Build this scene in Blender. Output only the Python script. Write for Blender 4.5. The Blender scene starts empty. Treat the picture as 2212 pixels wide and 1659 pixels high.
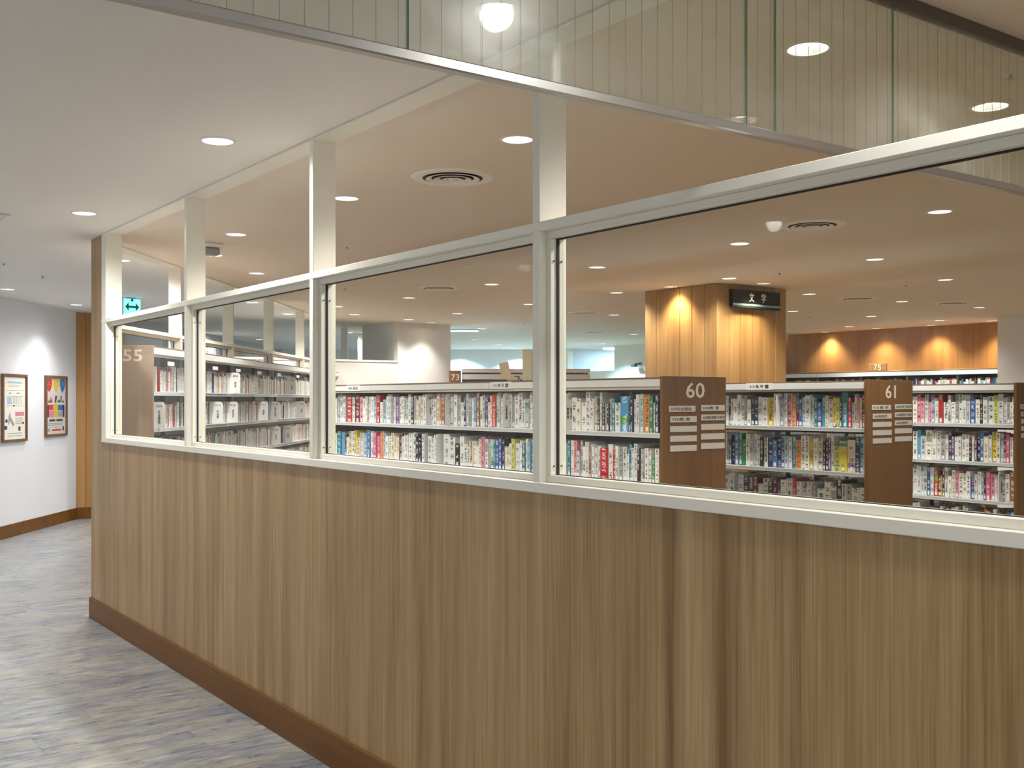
import bpy, bmesh, math, random
from mathutils import Vector, Matrix
from mathutils.geometry import delaunay_2d_cdt
R = random.Random(7)
SC = bpy.context.scene
COL = SC.collection

# ------------------------------------------------------------------ camera, world, exposure
F, CXP, HORIZON, TH, EYE = 2298.0, 1106.0, 864.0, 0.6282, 1.5
S_, C_ = math.sin(TH), math.cos(TH)
cam_d = bpy.data.cameras.new('camera'); cam = bpy.data.objects.new('camera', cam_d); COL.objects.link(cam)
cam.location = (0, 0, EYE); cam.rotation_euler = (math.pi / 2, 0, -TH)
cam_d.sensor_width = 36; cam_d.lens = F / 2212 * 36; cam_d.shift_y = (HORIZON - 829.5) / 2212
cam_d.clip_start = 0.05; cam_d.clip_end = 200
SC.camera = cam
SC.view_settings.view_transform = 'Standard'; SC.view_settings.look = 'None'
SC.view_settings.gamma = 1; SC.view_settings.use_curve_mapping = False
SC.view_settings.exposure = 1.27
W = bpy.data.worlds.new('world'); SC.world = W; W.use_nodes = True
W.node_tree.nodes['Background'].inputs[0].default_value = (0.97, 0.98, 1, 1)
W.node_tree.nodes['Background'].inputs[1].default_value = 0.45
try:
    SC.cycles.max_bounces = 12; SC.cycles.diffuse_bounces = 5; SC.cycles.glossy_bounces = 4
    SC.cycles.transparent_max_bounces = 16; SC.cycles.sample_clamp_indirect = 6
    SC.cycles.caustics_reflective = False; SC.cycles.caustics_refractive = False
except Exception:
    pass
P_HALL, P_LIB, P_WASH, P_COOL = 36.0, 34.0, 30.0, 200.0
C_HALL = (1.0, 0.975, 0.94); C_LIB = (1.0, 0.95, 0.88); C_WASH = (1.0, 0.82, 0.54); C_WW = (0.96, 0.97, 1.0); C_COOL = (0.42, 0.74, 1.0)

# ------------------------------------------------------------------ geometry of the place
ZC = 2.605                       # ceiling
XF, XB = 1.9525, 2.06            # front and back of the glazed partition
YB = 1.735                       # the hanging glass screen


def world_xy(x, z):              # (right of, ahead of) the photographer -> world
    return (x * C_ + z * S_, -x * S_ + z * C_)


def on_plane_z(px, py, zz):
    Z = (zz - EYE) * F / (HORIZON - py)
    return world_xy((px - CXP) / F * Z, Z)


def y_on_x(px, X):               # where the sight line through column px meets the plane X
    k = (px - CXP) / F
    return X * (C_ - k * S_) / (S_ + k * C_)


def cam_frame(x, z, slope=0.0, turn=0.0):
    """Matrix of a frame standing at (x right, z ahead) whose local +y runs straight ahead (with a slope), local +x to its right."""
    X, Y = world_xy(x, z)
    dx, dy = world_xy(slope, 1.0)
    a = math.atan2(dy, dx) - math.pi / 2 + turn
    return Matrix.Translation((X, Y, 0)) @ Matrix.Rotation(a, 4, 'Z')


# ------------------------------------------------------------------ materials
def mat(name):
    m = bpy.data.materials.new(name); m.use_nodes = True
    nt = m.node_tree
    return m, nt, nt.nodes['Principled BSDF']


def N(nt, t, **kw):
    n = nt.nodes.new(t)
    for k, v in kw.items():
        setattr(n, k, v)
    return n


def lin(r, g, b):
    f = lambda c: (c / 255 / 12.92) if c / 255 <= 0.04045 else ((c / 255 + 0.055) / 1.055) ** 2.4
    return (f(r), f(g), f(b), 1)


def plain(name, col, rough=0.5, metal=0.0, bump=0.0, bscale=200, spec=0.5):
    m, nt, b = mat(name)
    b.inputs['Base Color'].default_value = col; b.inputs['Roughness'].default_value = rough; b.inputs['Metallic'].default_value = metal
    b.inputs['Specular IOR Level'].default_value = spec
    tc = N(nt, 'ShaderNodeTexCoord'); no = N(nt, 'ShaderNodeTexNoise'); no.inputs['Scale'].default_value = 3.0; no.inputs['Detail'].default_value = 3
    nt.links.new(tc.outputs['Object'], no.inputs['Vector'])
    mx = N(nt, 'ShaderNodeMix', data_type='RGBA', blend_type='MULTIPLY'); mx.inputs[0].default_value = 1.0
    mx.inputs[6].default_value = col
    rp = N(nt, 'ShaderNodeValToRGB'); rp.color_ramp.elements[0].color = (0.965, 0.965, 0.965, 1); rp.color_ramp.elements[1].color = (1, 1, 1, 1)
    nt.links.new(no.outputs['Fac'], rp.inputs[0]); nt.links.new(rp.outputs[0], mx.inputs[7]); nt.links.new(mx.outputs[2], b.inputs['Base Color'])
    if bump:
        n2 = N(nt, 'ShaderNodeTexNoise'); n2.inputs['Scale'].default_value = bscale
        nt.links.new(tc.outputs['Object'], n2.inputs['Vector'])
        bp = N(nt, 'ShaderNodeBump'); bp.inputs['Strength'].default_value = bump; bp.inputs['Distance'].default_value = 0.002
        nt.links.new(n2.outputs['Fac'], bp.inputs['Height']); nt.links.new(bp.outputs[0], b.inputs['Normal'])
    return m


def wood(name, dark, mid, light, lo=0.30, hi=0.72, ang=0.0, axis='z', broad=9.0, fine=170.0, rough=0.42, stripes=(), per_object=0.0, spec=0.35):
    """Straight-grained wood: grain along axis (z upright, or x = lying along the frame's run)."""
    m, nt, b = mat(name)
    L = nt.links.new
    tc = N(nt, 'ShaderNodeTexCoord'); rot = N(nt, 'ShaderNodeMapping'); rot.inputs['Rotation'].default_value = (0, 0, -ang)
    L(tc.outputs['Object'], rot.inputs[0])
    sc = N(nt, 'ShaderNodeMapping')
    L(rot.outputs[0], sc.inputs[0])
    oi = N(nt, 'ShaderNodeObjectInfo')
    def layer(freq, stretch, detail, rgh=0.55):
        mp = N(nt, 'ShaderNodeMapping')
        s = (freq, freq, freq * stretch) if axis == 'z' else (freq, freq * stretch, freq)
        mp.inputs['Scale'].default_value = s
        L(rot.outputs[0], mp.inputs[0])
        if per_object:
            cb = N(nt, 'ShaderNodeVectorMath', operation='ADD'); mul = N(nt, 'ShaderNodeMath', operation='MULTIPLY'); mul.inputs[1].default_value = 37.0
            L(oi.outputs['Random'], mul.inputs[0]); L(mp.outputs[0], cb.inputs[0]); L(mul.outputs[0], cb.inputs[1])
            src = cb.outputs[0]
        else:
            src = mp.outputs[0]
        n = N(nt, 'ShaderNodeTexNoise'); n.inputs['Scale'].default_value = 1.0; n.inputs['Detail'].default_value = detail; n.inputs['Roughness'].default_value = rgh
        L(src, n.inputs['Vector'])
        return n.outputs['Fac']
    a = layer(broad, 0.035, 3); f = layer(fine, 0.012, 2, 0.7); mm = layer(broad * 5, 0.03, 3)
    def madd(x, k, c=None):
        q = N(nt, 'ShaderNodeMath', operation='MULTIPLY_ADD'); q.inputs[1].default_value = k
        L(x, q.inputs[0])
        if c is None: q.inputs[2].default_value = 0.0
        else: L(c, q.inputs[2])
        return q.outputs[0]
    t = madd(a, 0.40); t = madd(mm, 0.26, t); t = madd(f, 0.34, t)
    if stripes:
        sp = N(nt, 'ShaderNodeSeparateXYZ'); L(rot.outputs[0], sp.inputs[0])
        wob = layer(1.6, 1.0, 1)
        for y0, wd, amt in stripes:
            d1 = N(nt, 'ShaderNodeMath', operation='MULTIPLY_ADD'); L(wob, d1.inputs[0]); d1.inputs[1].default_value = 0.05; L(sp.outputs['Y'], d1.inputs[2])
            d = N(nt, 'ShaderNodeMath', operation='SUBTRACT'); L(d1.outputs[0], d.inputs[0]); d.inputs[1].default_value = y0 + 0.025
            ab = N(nt, 'ShaderNodeMath', operation='ABSOLUTE'); L(d.outputs[0], ab.inputs[0])
            mr = N(nt, 'ShaderNodeMapRange'); mr.interpolation_type = 'SMOOTHSTEP'
            mr.inputs['From Min'].default_value = 0; mr.inputs['From Max'].default_value = wd; mr.inputs['To Min'].default_value = -amt; mr.inputs['To Max'].default_value = 0
            L(ab.outputs[0], mr.inputs['Value'])
            ad = N(nt, 'ShaderNodeMath', operation='ADD'); L(t, ad.inputs[0]); L(mr.outputs[0], ad.inputs[1]); t = ad.outputs[0]
    if per_object:
        q = N(nt, 'ShaderNodeMath', operation='SUBTRACT'); L(oi.outputs['Random'], q.inputs[0]); q.inputs[1].default_value = 0.5
        t = madd(q.outputs[0], per_object, t)
    rp = N(nt, 'ShaderNodeValToRGB'); e = rp.color_ramp.elements
    e[0].position = lo; e[0].color = dark; e[1].position = hi; e[1].color = light
    x = e.new((lo + hi) / 2); x.color = mid
    L(t, rp.inputs[0]); L(rp.outputs[0], b.inputs['Base Color'])
    b.inputs['Roughness'].default_value = rough; b.inputs['Specular IOR Level'].default_value = spec
    bp = N(nt, 'ShaderNodeBump'); bp.inputs['Strength'].default_value = 0.08; bp.inputs['Distance'].default_value = 0.001
    L(f, bp.inputs['Height']); L(bp.outputs[0], b.inputs['Normal'])
    return m


def emissive(name, col, strength):
    m, nt, b = mat(name)
    b.inputs['Base Color'].default_value = (*col[:3], 1); b.inputs['Emission Color'].default_value = (*col[:3], 1); b.inputs['Emission Strength'].default_value = strength
    return m


def glass(name, tint, film=0.0, refl=1.0):
    """Thin sheet glass: clear with a Fresnel mirror and, where handled, a faint film of dust."""
    m, nt, b = mat(name)
    nt.nodes.remove(b); L = nt.links.new
    out = nt.nodes['Material Output']
    tr = N(nt, 'ShaderNodeBsdfTransparent'); tr.inputs[0].default_value = (*tint, 1)
    gl = N(nt, 'ShaderNodeBsdfGlossy'); gl.inputs['Roughness'].default_value = 0.015
    fr = N(nt, 'ShaderNodeFresnel'); ge = N(nt, 'ShaderNodeNewGeometry')
    io = N(nt, 'ShaderNodeMapRange'); io.inputs['To Min'].default_value = 1.5; io.inputs['To Max'].default_value = 1 / 1.5
    L(ge.outputs['Backfacing'], io.inputs['Value']); L(io.outputs[0], fr.inputs['IOR'])
    ml = N(nt, 'ShaderNodeMath', operation='MULTIPLY'); ml.inputs[1].default_value = refl; L(fr.outputs[0], ml.inputs[0])
    mx = N(nt, 'ShaderNodeMixShader'); L(ml.outputs[0], mx.inputs[0]); L(tr.outputs[0], mx.inputs[1]); L(gl.outputs[0], mx.inputs[2])
    last = mx.outputs[0]
    if film:
        tc = N(nt, 'ShaderNodeTexCoord'); mp = N(nt, 'ShaderNodeMapping'); mp.inputs['Scale'].default_value = (2.2, 1, 3.5); mp.inputs['Rotation'].default_value = (0, 0.5, 0)
        L(tc.outputs['Object'], mp.inputs[0])
        n = N(nt, 'ShaderNodeTexNoise'); n.inputs['Scale'].default_value = 1.4; n.inputs['Detail'].default_value = 7; n.inputs['Roughness'].default_value = 0.6; n.inputs['Distortion'].default_value = 0.3
        L(mp.outputs[0], n.inputs['Vector'])
        mr = N(nt, 'ShaderNodeMapRange'); mr.inputs['From Min'].default_value = 0.38; mr.inputs['From Max'].default_value = 0.75
        mr.inputs['To Min'].default_value = film * 0.4; mr.inputs['To Max'].default_value = film * 1.5
        L(n.outputs['Fac'], mr.inputs['Value'])
        df = N(nt, 'ShaderNodeBsdfTranslucent'); df.inputs[0].default_value = (0.8, 0.82, 0.78, 1)
        d2 = N(nt, 'ShaderNodeBsdfDiffuse'); d2.inputs[0].default_value = (0.8, 0.82, 0.78, 1)
        m3 = N(nt, 'ShaderNodeMixShader'); m3.inputs[0].default_value = 0.5; L(df.outputs[0], m3.inputs[1]); L(d2.outputs[0], m3.inputs[2])
        m2 = N(nt, 'ShaderNodeMixShader'); L(mr.outputs[0], m2.inputs[0]); L(last, m2.inputs[1]); L(m3.outputs[0], m2.inputs[2]); last = m2.outputs[0]
    if film:
        g2 = N(nt, 'ShaderNodeBsdfGlossy'); g2.inputs['Roughness'].default_value = 0.30
        k2 = N(nt, 'ShaderNodeMath', operation='MULTIPLY'); L(mr.outputs[0], k2.inputs[0]); k2.inputs[1].default_value = 0.45
        m4 = N(nt, 'ShaderNodeMixShader'); L(k2.outputs[0], m4.inputs[0]); L(last, m4.inputs[1]); L(g2.outputs[0], m4.inputs[2]); last = m4.outputs[0]
    L(last, out.inputs[0])
    return m


M = {}
M['laminate'] = wood('oak_laminate', lin(124, 95, 58), lin(162, 132, 91), lin(186, 159, 118), lo=0.35, hi=0.65, broad=8.0, fine=210.0, rough=0.40,
                     stripes=((2.005, 0.045, 0.115), (1.822, 0.040, 0.115), (1.93, 0.05, -0.04)))
M['base_wood'] = wood('baseboard_wood', lin(90, 56, 20), lin(112, 74, 30), lin(128, 90, 44), axis='y', broad=8, fine=90, rough=0.42, spec=0.2)
M['pillar_wood'] = wood('pillar_wood', lin(138, 102, 58), lin(164, 127, 80), lin(184, 148, 100), broad=8, fine=120, per_object=0.14, rough=0.38)
M['wall_wood'] = wood('wall_wood', lin(140, 98, 54), lin(168, 124, 74), lin(186, 142, 92), broad=4.5, fine=60, per_object=0.12)
M['panel_wood'] = wood('end_panel_wood', lin(96, 64, 24), lin(117, 81, 36), lin(134, 96, 48), broad=7, fine=110, per_object=0.06, spec=0.2)
M['panel_tan'] = wood('end_panel_tan', lin(150, 126, 102), lin(160, 137, 113), lin(168, 146, 122), broad=7, fine=110)
M['cap_wood'] = wood('cap_wood', lin(104, 80, 56), lin(124, 98, 72), lin(138, 112, 84), axis='y', broad=8, fine=90)
M['frame'] = plain('cream_paint', lin(236, 234, 222), 0.38)
M['wall_white'] = plain('white_paint', lin(228, 229, 232), 0.7)
M['wall_cream'] = plain('cream_wall', lin(226, 220, 206), 0.7)
M['wall_low'] = plain('low_wall_paint', lin(206, 203, 199), 0.7)
M['wall_grey'] = plain('grey_paint', lin(176, 174, 172), 0.7)
M['ceil_hall'] = plain('hall_ceiling_paint', lin(234, 230, 224), 0.8)
M['ceil_lib'] = plain('library_ceiling_paint', lin(222, 212, 200), 0.8)
M['carpet'] = plain('carpet', lin(134, 114, 88), 0.95, bump=0.3)
M['steel'] = plain('white_steel', lin(226, 230, 232), 0.35)
M['steel_warm'] = plain('warm_steel', lin(196, 186, 168), 0.4)
M['steel_grey'] = plain('grey_steel', lin(150, 156, 158), 0.45)
M['steel_dark'] = plain('dark_steel', lin(70, 68, 66), 0.5)
M['alu'] = plain('aluminium', lin(190, 190, 188), 0.28, 0.85)
M['bronze'] = plain('dark_rail', lin(84, 74, 64), 0.4, 0.3)
M['gasket'] = plain('gasket', lin(34, 32, 28), 0.6)
M['trim'] = plain('trim_ring_paint', lin(226, 224, 220), 0.4)
M['refl'] = plain('reflector', lin(224, 224, 224), 0.18, 0.8)
M['vent'] = plain('vent_paint', lin(232, 230, 228), 0.5)
M['dark'] = plain('vent_shade', lin(84, 78, 72), 0.8)
M['plate'] = plain('label_plate', lin(206, 200, 192), 0.35)
M['ink'] = plain('ink', lin(52, 50, 50), 0.6)
M['num'] = plain('number_white', lin(224, 214, 196), 0.5)
M['index'] = plain('index_plate', lin(236, 238, 240), 0.35)
M['paper'] = plain('paper', lin(232, 226, 212), 0.8)
M['spine_label'] = plain('spine_label', lin(232, 234, 236), 0.4)
M['sign_black'] = plain('sign_black', lin(24, 30, 32), 0.25)
M['sign_band'] = plain('sign_band', lin(140, 184, 186), 0.2, 0.4)
M['pale_wood'] = wood('pale_wood', lin(226, 202, 162), lin(236, 214, 178), lin(242, 222, 190), broad=14, fine=140)
M['pale_box'] = plain('pale_box', lin(244, 234, 192), 0.6)
M['louver'] = plain('louver_grey', lin(150, 146, 142), 0.5)
M['brown_dark'] = plain('brown_dark', lin(78, 54, 34), 0.5)
M['p_red'] = plain('print_red', lin(206, 62, 40), 0.5); M['p_yel'] = plain('print_yellow', lin(214, 182, 56), 0.5); M['p_blu'] = plain('print_blue', lin(52, 104, 168), 0.5)
M['p_nav'] = plain('print_navy', lin(48, 54, 88), 0.5); M['p_grn'] = plain('print_green', lin(78, 112, 74), 0.5); M['p_pnk'] = plain('print_pink', lin(206, 130, 136), 0.5)
M['p_gry'] = plain('print_grey', lin(150, 156, 160), 0.5); M['p_mar'] = plain('print_maroon', lin(104, 38, 56), 0.5); M['p_sky'] = plain('print_sky', lin(160, 196, 214), 0.5)
M['p_blk'] = plain('print_black', lin(60, 62, 66), 0.5)
M['frame_brown'] = wood('picture_frame_wood', lin(96, 66, 48), lin(116, 82, 60), lin(130, 96, 72), broad=10, fine=120)
M['lens'] = emissive('lamp_lens', (1.0, 0.98, 0.95), 14.0)
M['lens_warm'] = emissive('lamp_lens_warm', (1.0, 0.88, 0.66), 8.0)
M['lens_cool'] = emissive('lamp_lens_cool', (0.85, 0.95, 1.0), 9.0)
M['slot'] = emissive('cool_slot', (0.70, 0.87, 1.0), 5.0)
M['exit'] = emissive('sign_face', (0.16, 0.82, 0.90), 0.8)
M['exit_ink'] = plain('sign_green', lin(0, 120, 110), 0.4)
M['glass'] = glass('window_glass', (0.97, 0.985, 0.975), refl=0.38)
M['glass_wired'] = glass('wired_glass', (0.90, 0.93, 0.88), film=0.10, refl=1.2)
M['glass_edge'] = plain('glass_edge', lin(120, 150, 128), 0.15)
M['wire'] = plain('glass_wire', lin(150, 146, 128), 0.5)

# floor tiles: grey vinyl with streaks running across the hall
def floor_mat():
    m, nt, b = mat('streaked_vinyl'); L = nt.links.new
    tc = N(nt, 'ShaderNodeTexCoord'); oi = N(nt, 'ShaderNodeObjectInfo')
    def layer(sx, sy, det, off, rough=0.6, dist=0.0):
        mp = N(nt, 'ShaderNodeMapping'); mp.inputs['Scale'].default_value = (sx, sy, 1)
        L(tc.outputs['Object'], mp.inputs[0])
        mu = N(nt, 'ShaderNodeMath', operation='MULTIPLY'); mu.inputs[1].default_value = off; L(oi.outputs['Random'], mu.inputs[0])
        ad = N(nt, 'ShaderNodeVectorMath', operation='ADD'); L(mp.outputs[0], ad.inputs[0]); L(mu.outputs[0], ad.inputs[1])
        n = N(nt, 'ShaderNodeTexNoise'); n.inputs['Scale'].default_value = 1; n.inputs['Detail'].default_value = det; n.inputs['Roughness'].default_value = rough; n.inputs['Distortion'].default_value = dist
        L(ad.outputs[0], n.inputs['Vector']); return n.outputs['Fac']
    a = layer(7.0, 30, 6, 19.0, 0.64, 0.8); c = layer(2.6, 9, 5, 71.0, 0.66, 0.8)
    rp = N(nt, 'ShaderNodeValToRGB'); e = rp.color_ramp.elements
    e[0].position = 0.34; e[0].color = lin(92, 98, 108); e[1].position = 0.66; e[1].color = lin(190, 190, 188)
    x = e.new(0.5); x.color = lin(142, 144, 147)
    L(a, rp.inputs[0])
    r2 = N(nt, 'ShaderNodeValToRGB'); e = r2.color_ramp.elements
    e[0].position = 0.40; e[0].color = lin(110, 117, 136); e[1].position = 0.62; e[1].color = lin(172, 166, 142)
    x = e.new(0.5); x.color = lin(148, 150, 152)
    L(c, r2.inputs[0])
    mx = N(nt, 'ShaderNodeMix', data_type='RGBA'); mx.inputs[0].default_value = 0.52
    L(rp.outputs[0], mx.inputs[6]); L(r2.outputs[0], mx.inputs[7])
    hs = N(nt, 'ShaderNodeMapRange'); hs.inputs['To Min'].default_value = 0.90; hs.inputs['To Max'].default_value = 1.08; L(oi.outputs['Random'], hs.inputs['Value'])
    m2 = N(nt, 'ShaderNodeMix', data_type='RGBA', blend_type='MULTIPLY'); m2.inputs[0].default_value = 1
    L(mx.outputs[2], m2.inputs[6]); L(hs.outputs[0], m2.inputs[7]); L(m2.outputs[2], b.inputs['Base Color'])
    b.inputs['Roughness'].default_value = 0.38; b.inputs['Specular IOR Level'].default_value = 0.4
    rr = N(nt, 'ShaderNodeMapRange'); rr.inputs['To Min'].default_value = 0.22; rr.inputs['To Max'].default_value = 0.36; L(a, rr.inputs['Value']); L(rr.outputs[0], b.inputs['Roughness'])
    bp = N(nt, 'ShaderNodeBump'); bp.inputs['Strength'].default_value = 0.05; bp.inputs['Distance'].default_value = 0.002; L(a, bp.inputs['Height']); L(bp.outputs[0], b.inputs['Normal'])
    return m
M['floor'] = floor_mat()


def book_mat():
    """Cover colour from the object; title marks run up the spine in dark or white ink, different on every book."""
    m, nt, b = mat('book_cover'); L = nt.links.new
    oi = N(nt, 'ShaderNodeObjectInfo'); tc = N(nt, 'ShaderNodeTexCoord')
    sx = N(nt, 'ShaderNodeSeparateXYZ'); L(tc.outputs['Generated'], sx.inputs[0])
    so = N(nt, 'ShaderNodeSeparateXYZ'); L(tc.outputs['Object'], so.inputs[0])
    r100 = N(nt, 'ShaderNodeMath', operation='MULTIPLY'); r100.inputs[1].default_value = 91.0; L(oi.outputs['Random'], r100.inputs[0])
    cb = N(nt, 'ShaderNodeCombineXYZ')
    gy = N(nt, 'ShaderNodeMath', operation='MULTIPLY'); gy.inputs[1].default_value = 2.6; L(sx.outputs['Y'], gy.inputs[0])
    gz = N(nt, 'ShaderNodeMath', operation='MULTIPLY'); gz.inputs[1].default_value = 230.0; L(so.outputs['Z'], gz.inputs[0])
    L(gy.outputs[0], cb.inputs[0]); L(gz.outputs[0], cb.inputs[1]); L(r100.outputs[0], cb.inputs[2])
    n = N(nt, 'ShaderNodeTexNoise'); n.inputs['Scale'].default_value = 1; n.inputs['Detail'].default_value = 1; L(cb.outputs[0], n.inputs['Vector'])
    th = N(nt, 'ShaderNodeMath', operation='GREATER_THAN'); th.inputs[1].default_value = 0.515; L(n.outputs['Fac'], th.inputs[0])
    # which stretch of the spine carries the title
    cz = N(nt, 'ShaderNodeCombineXYZ'); g2 = N(nt, 'ShaderNodeMath', operation='MULTIPLY'); g2.inputs[1].default_value = 7.0; L(sx.outputs['Z'], g2.inputs[0])
    L(g2.outputs[0], cz.inputs[1]); L(r100.outputs[0], cz.inputs[2])
    n2 = N(nt, 'ShaderNodeTexNoise'); n2.inputs['Scale'].default_value = 1; n2.inputs['Detail'].default_value = 0; L(cz.outputs[0], n2.inputs['Vector'])
    t2 = N(nt, 'ShaderNodeMath', operation='GREATER_THAN'); t2.inputs[1].default_value = 0.46; L(n2.outputs['Fac'], t2.inputs[0])
    ad = N(nt, 'ShaderNodeMath', operation='SUBTRACT'); ad.inputs[1].default_value = 0.5; L(sx.outputs['Y'], ad.inputs[0])
    ab = N(nt, 'ShaderNodeMath', operation='ABSOLUTE'); L(ad.outputs[0], ab.inputs[0])
    lt = N(nt, 'ShaderNodeMath', operation='LESS_THAN'); lt.inputs[1].default_value = 0.26; L(ab.outputs[0], lt.inputs[0])
    p1 = N(nt, 'ShaderNodeMath', operation='MULTIPLY'); L(th.outputs[0], p1.inputs[0]); L(t2.outputs[0], p1.inputs[1])
    p2 = N(nt, 'ShaderNodeMath', operation='MULTIPLY'); L(p1.outputs[0], p2.inputs[0]); L(lt.outputs[0], p2.inputs[1])
    bw = N(nt, 'ShaderNodeRGBToBW'); L(oi.outputs['Color'], bw.inputs[0])
    ik = N(nt, 'ShaderNodeMapRange'); ik.inputs['From Min'].default_value = 0.30; ik.inputs['From Max'].default_value = 0.34; ik.inputs['To Min'].default_value = 0.75; ik.inputs['To Max'].default_value = 0.045
    L(bw.outputs[0], ik.inputs['Value'])
    # a band of a second tint on some books
    cz2 = N(nt, 'ShaderNodeCombineXYZ'); g3 = N(nt, 'ShaderNodeMath', operation='MULTIPLY'); g3.inputs[1].default_value = 2.2; L(sx.outputs['Z'], g3.inputs[0])
    L(g3.outputs[0], cz2.inputs[0]); L(r100.outputs[0], cz2.inputs[1])
    n3 = N(nt, 'ShaderNodeTexNoise'); n3.inputs['Scale'].default_value = 1; n3.inputs['Detail'].default_value = 0; L(cz2.outputs[0], n3.inputs['Vector'])
    t3 = N(nt, 'ShaderNodeMath', operation='GREATER_THAN'); t3.inputs[1].default_value = 0.74; L(n3.outputs['Fac'], t3.inputs[0])
    hue = N(nt, 'ShaderNodeHueSaturation'); L(oi.outputs['Color'], hue.inputs['Color']); hue.inputs['Saturation'].default_value = 1.5; hue.inputs['Value'].default_value = 0.55
    L(oi.outputs['Random'], hue.inputs['Hue'])
    mb = N(nt, 'ShaderNodeMix', data_type='RGBA'); L(t3.outputs[0], mb.inputs[0]); L(oi.outputs['Color'], mb.inputs[6]); L(hue.outputs[0], mb.inputs[7])
    mx = N(nt, 'ShaderNodeMix', data_type='RGBA'); L(p2.outputs[0], mx.inputs[0]); L(mb.outputs[2], mx.inputs[6]); L(ik.outputs[0], mx.inputs[7])
    L(mx.outputs[2], b.inputs['Base Color']); b.inputs['Roughness'].default_value = 0.32
    return m
M['book'] = book_mat()


def attr_mat():
    m, nt, b = mat('book_colours'); L = nt.links.new
    at = N(nt, 'ShaderNodeAttribute'); at.attribute_name = 'Col'
    tc = N(nt, 'ShaderNodeTexCoord'); mp = N(nt, 'ShaderNodeMapping'); mp.inputs['Scale'].default_value = (90, 90, 110); L(tc.outputs['Object'], mp.inputs[0])
    n = N(nt, 'ShaderNodeTexNoise'); n.inputs['Scale'].default_value = 1; n.inputs['Detail'].default_value = 1; L(mp.outputs[0], n.inputs['Vector'])
    mr = N(nt, 'ShaderNodeMapRange'); mr.inputs['From Min'].default_value = 0.54; mr.inputs['From Max'].default_value = 0.6; mr.inputs['To Min'].default_value = 1; mr.inputs['To Max'].default_value = 0.35; L(n.outputs['Fac'], mr.inputs['Value'])
    mx = N(nt, 'ShaderNodeMix', data_type='RGBA', blend_type='MULTIPLY'); mx.inputs[0].default_value = 1; L(at.outputs['Color'], mx.inputs[6]); L(mr.outputs[0], mx.inputs[7])
    L(mx.outputs[2], b.inputs['Base Color']); b.inputs['Roughness'].default_value = 0.4
    return m
M['book_mass'] = attr_mat()

# ------------------------------------------------------------------ building helpers
WM = {}


def wm(o):
    return WM.get(o.name, Matrix()) if o else Matrix()


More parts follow.
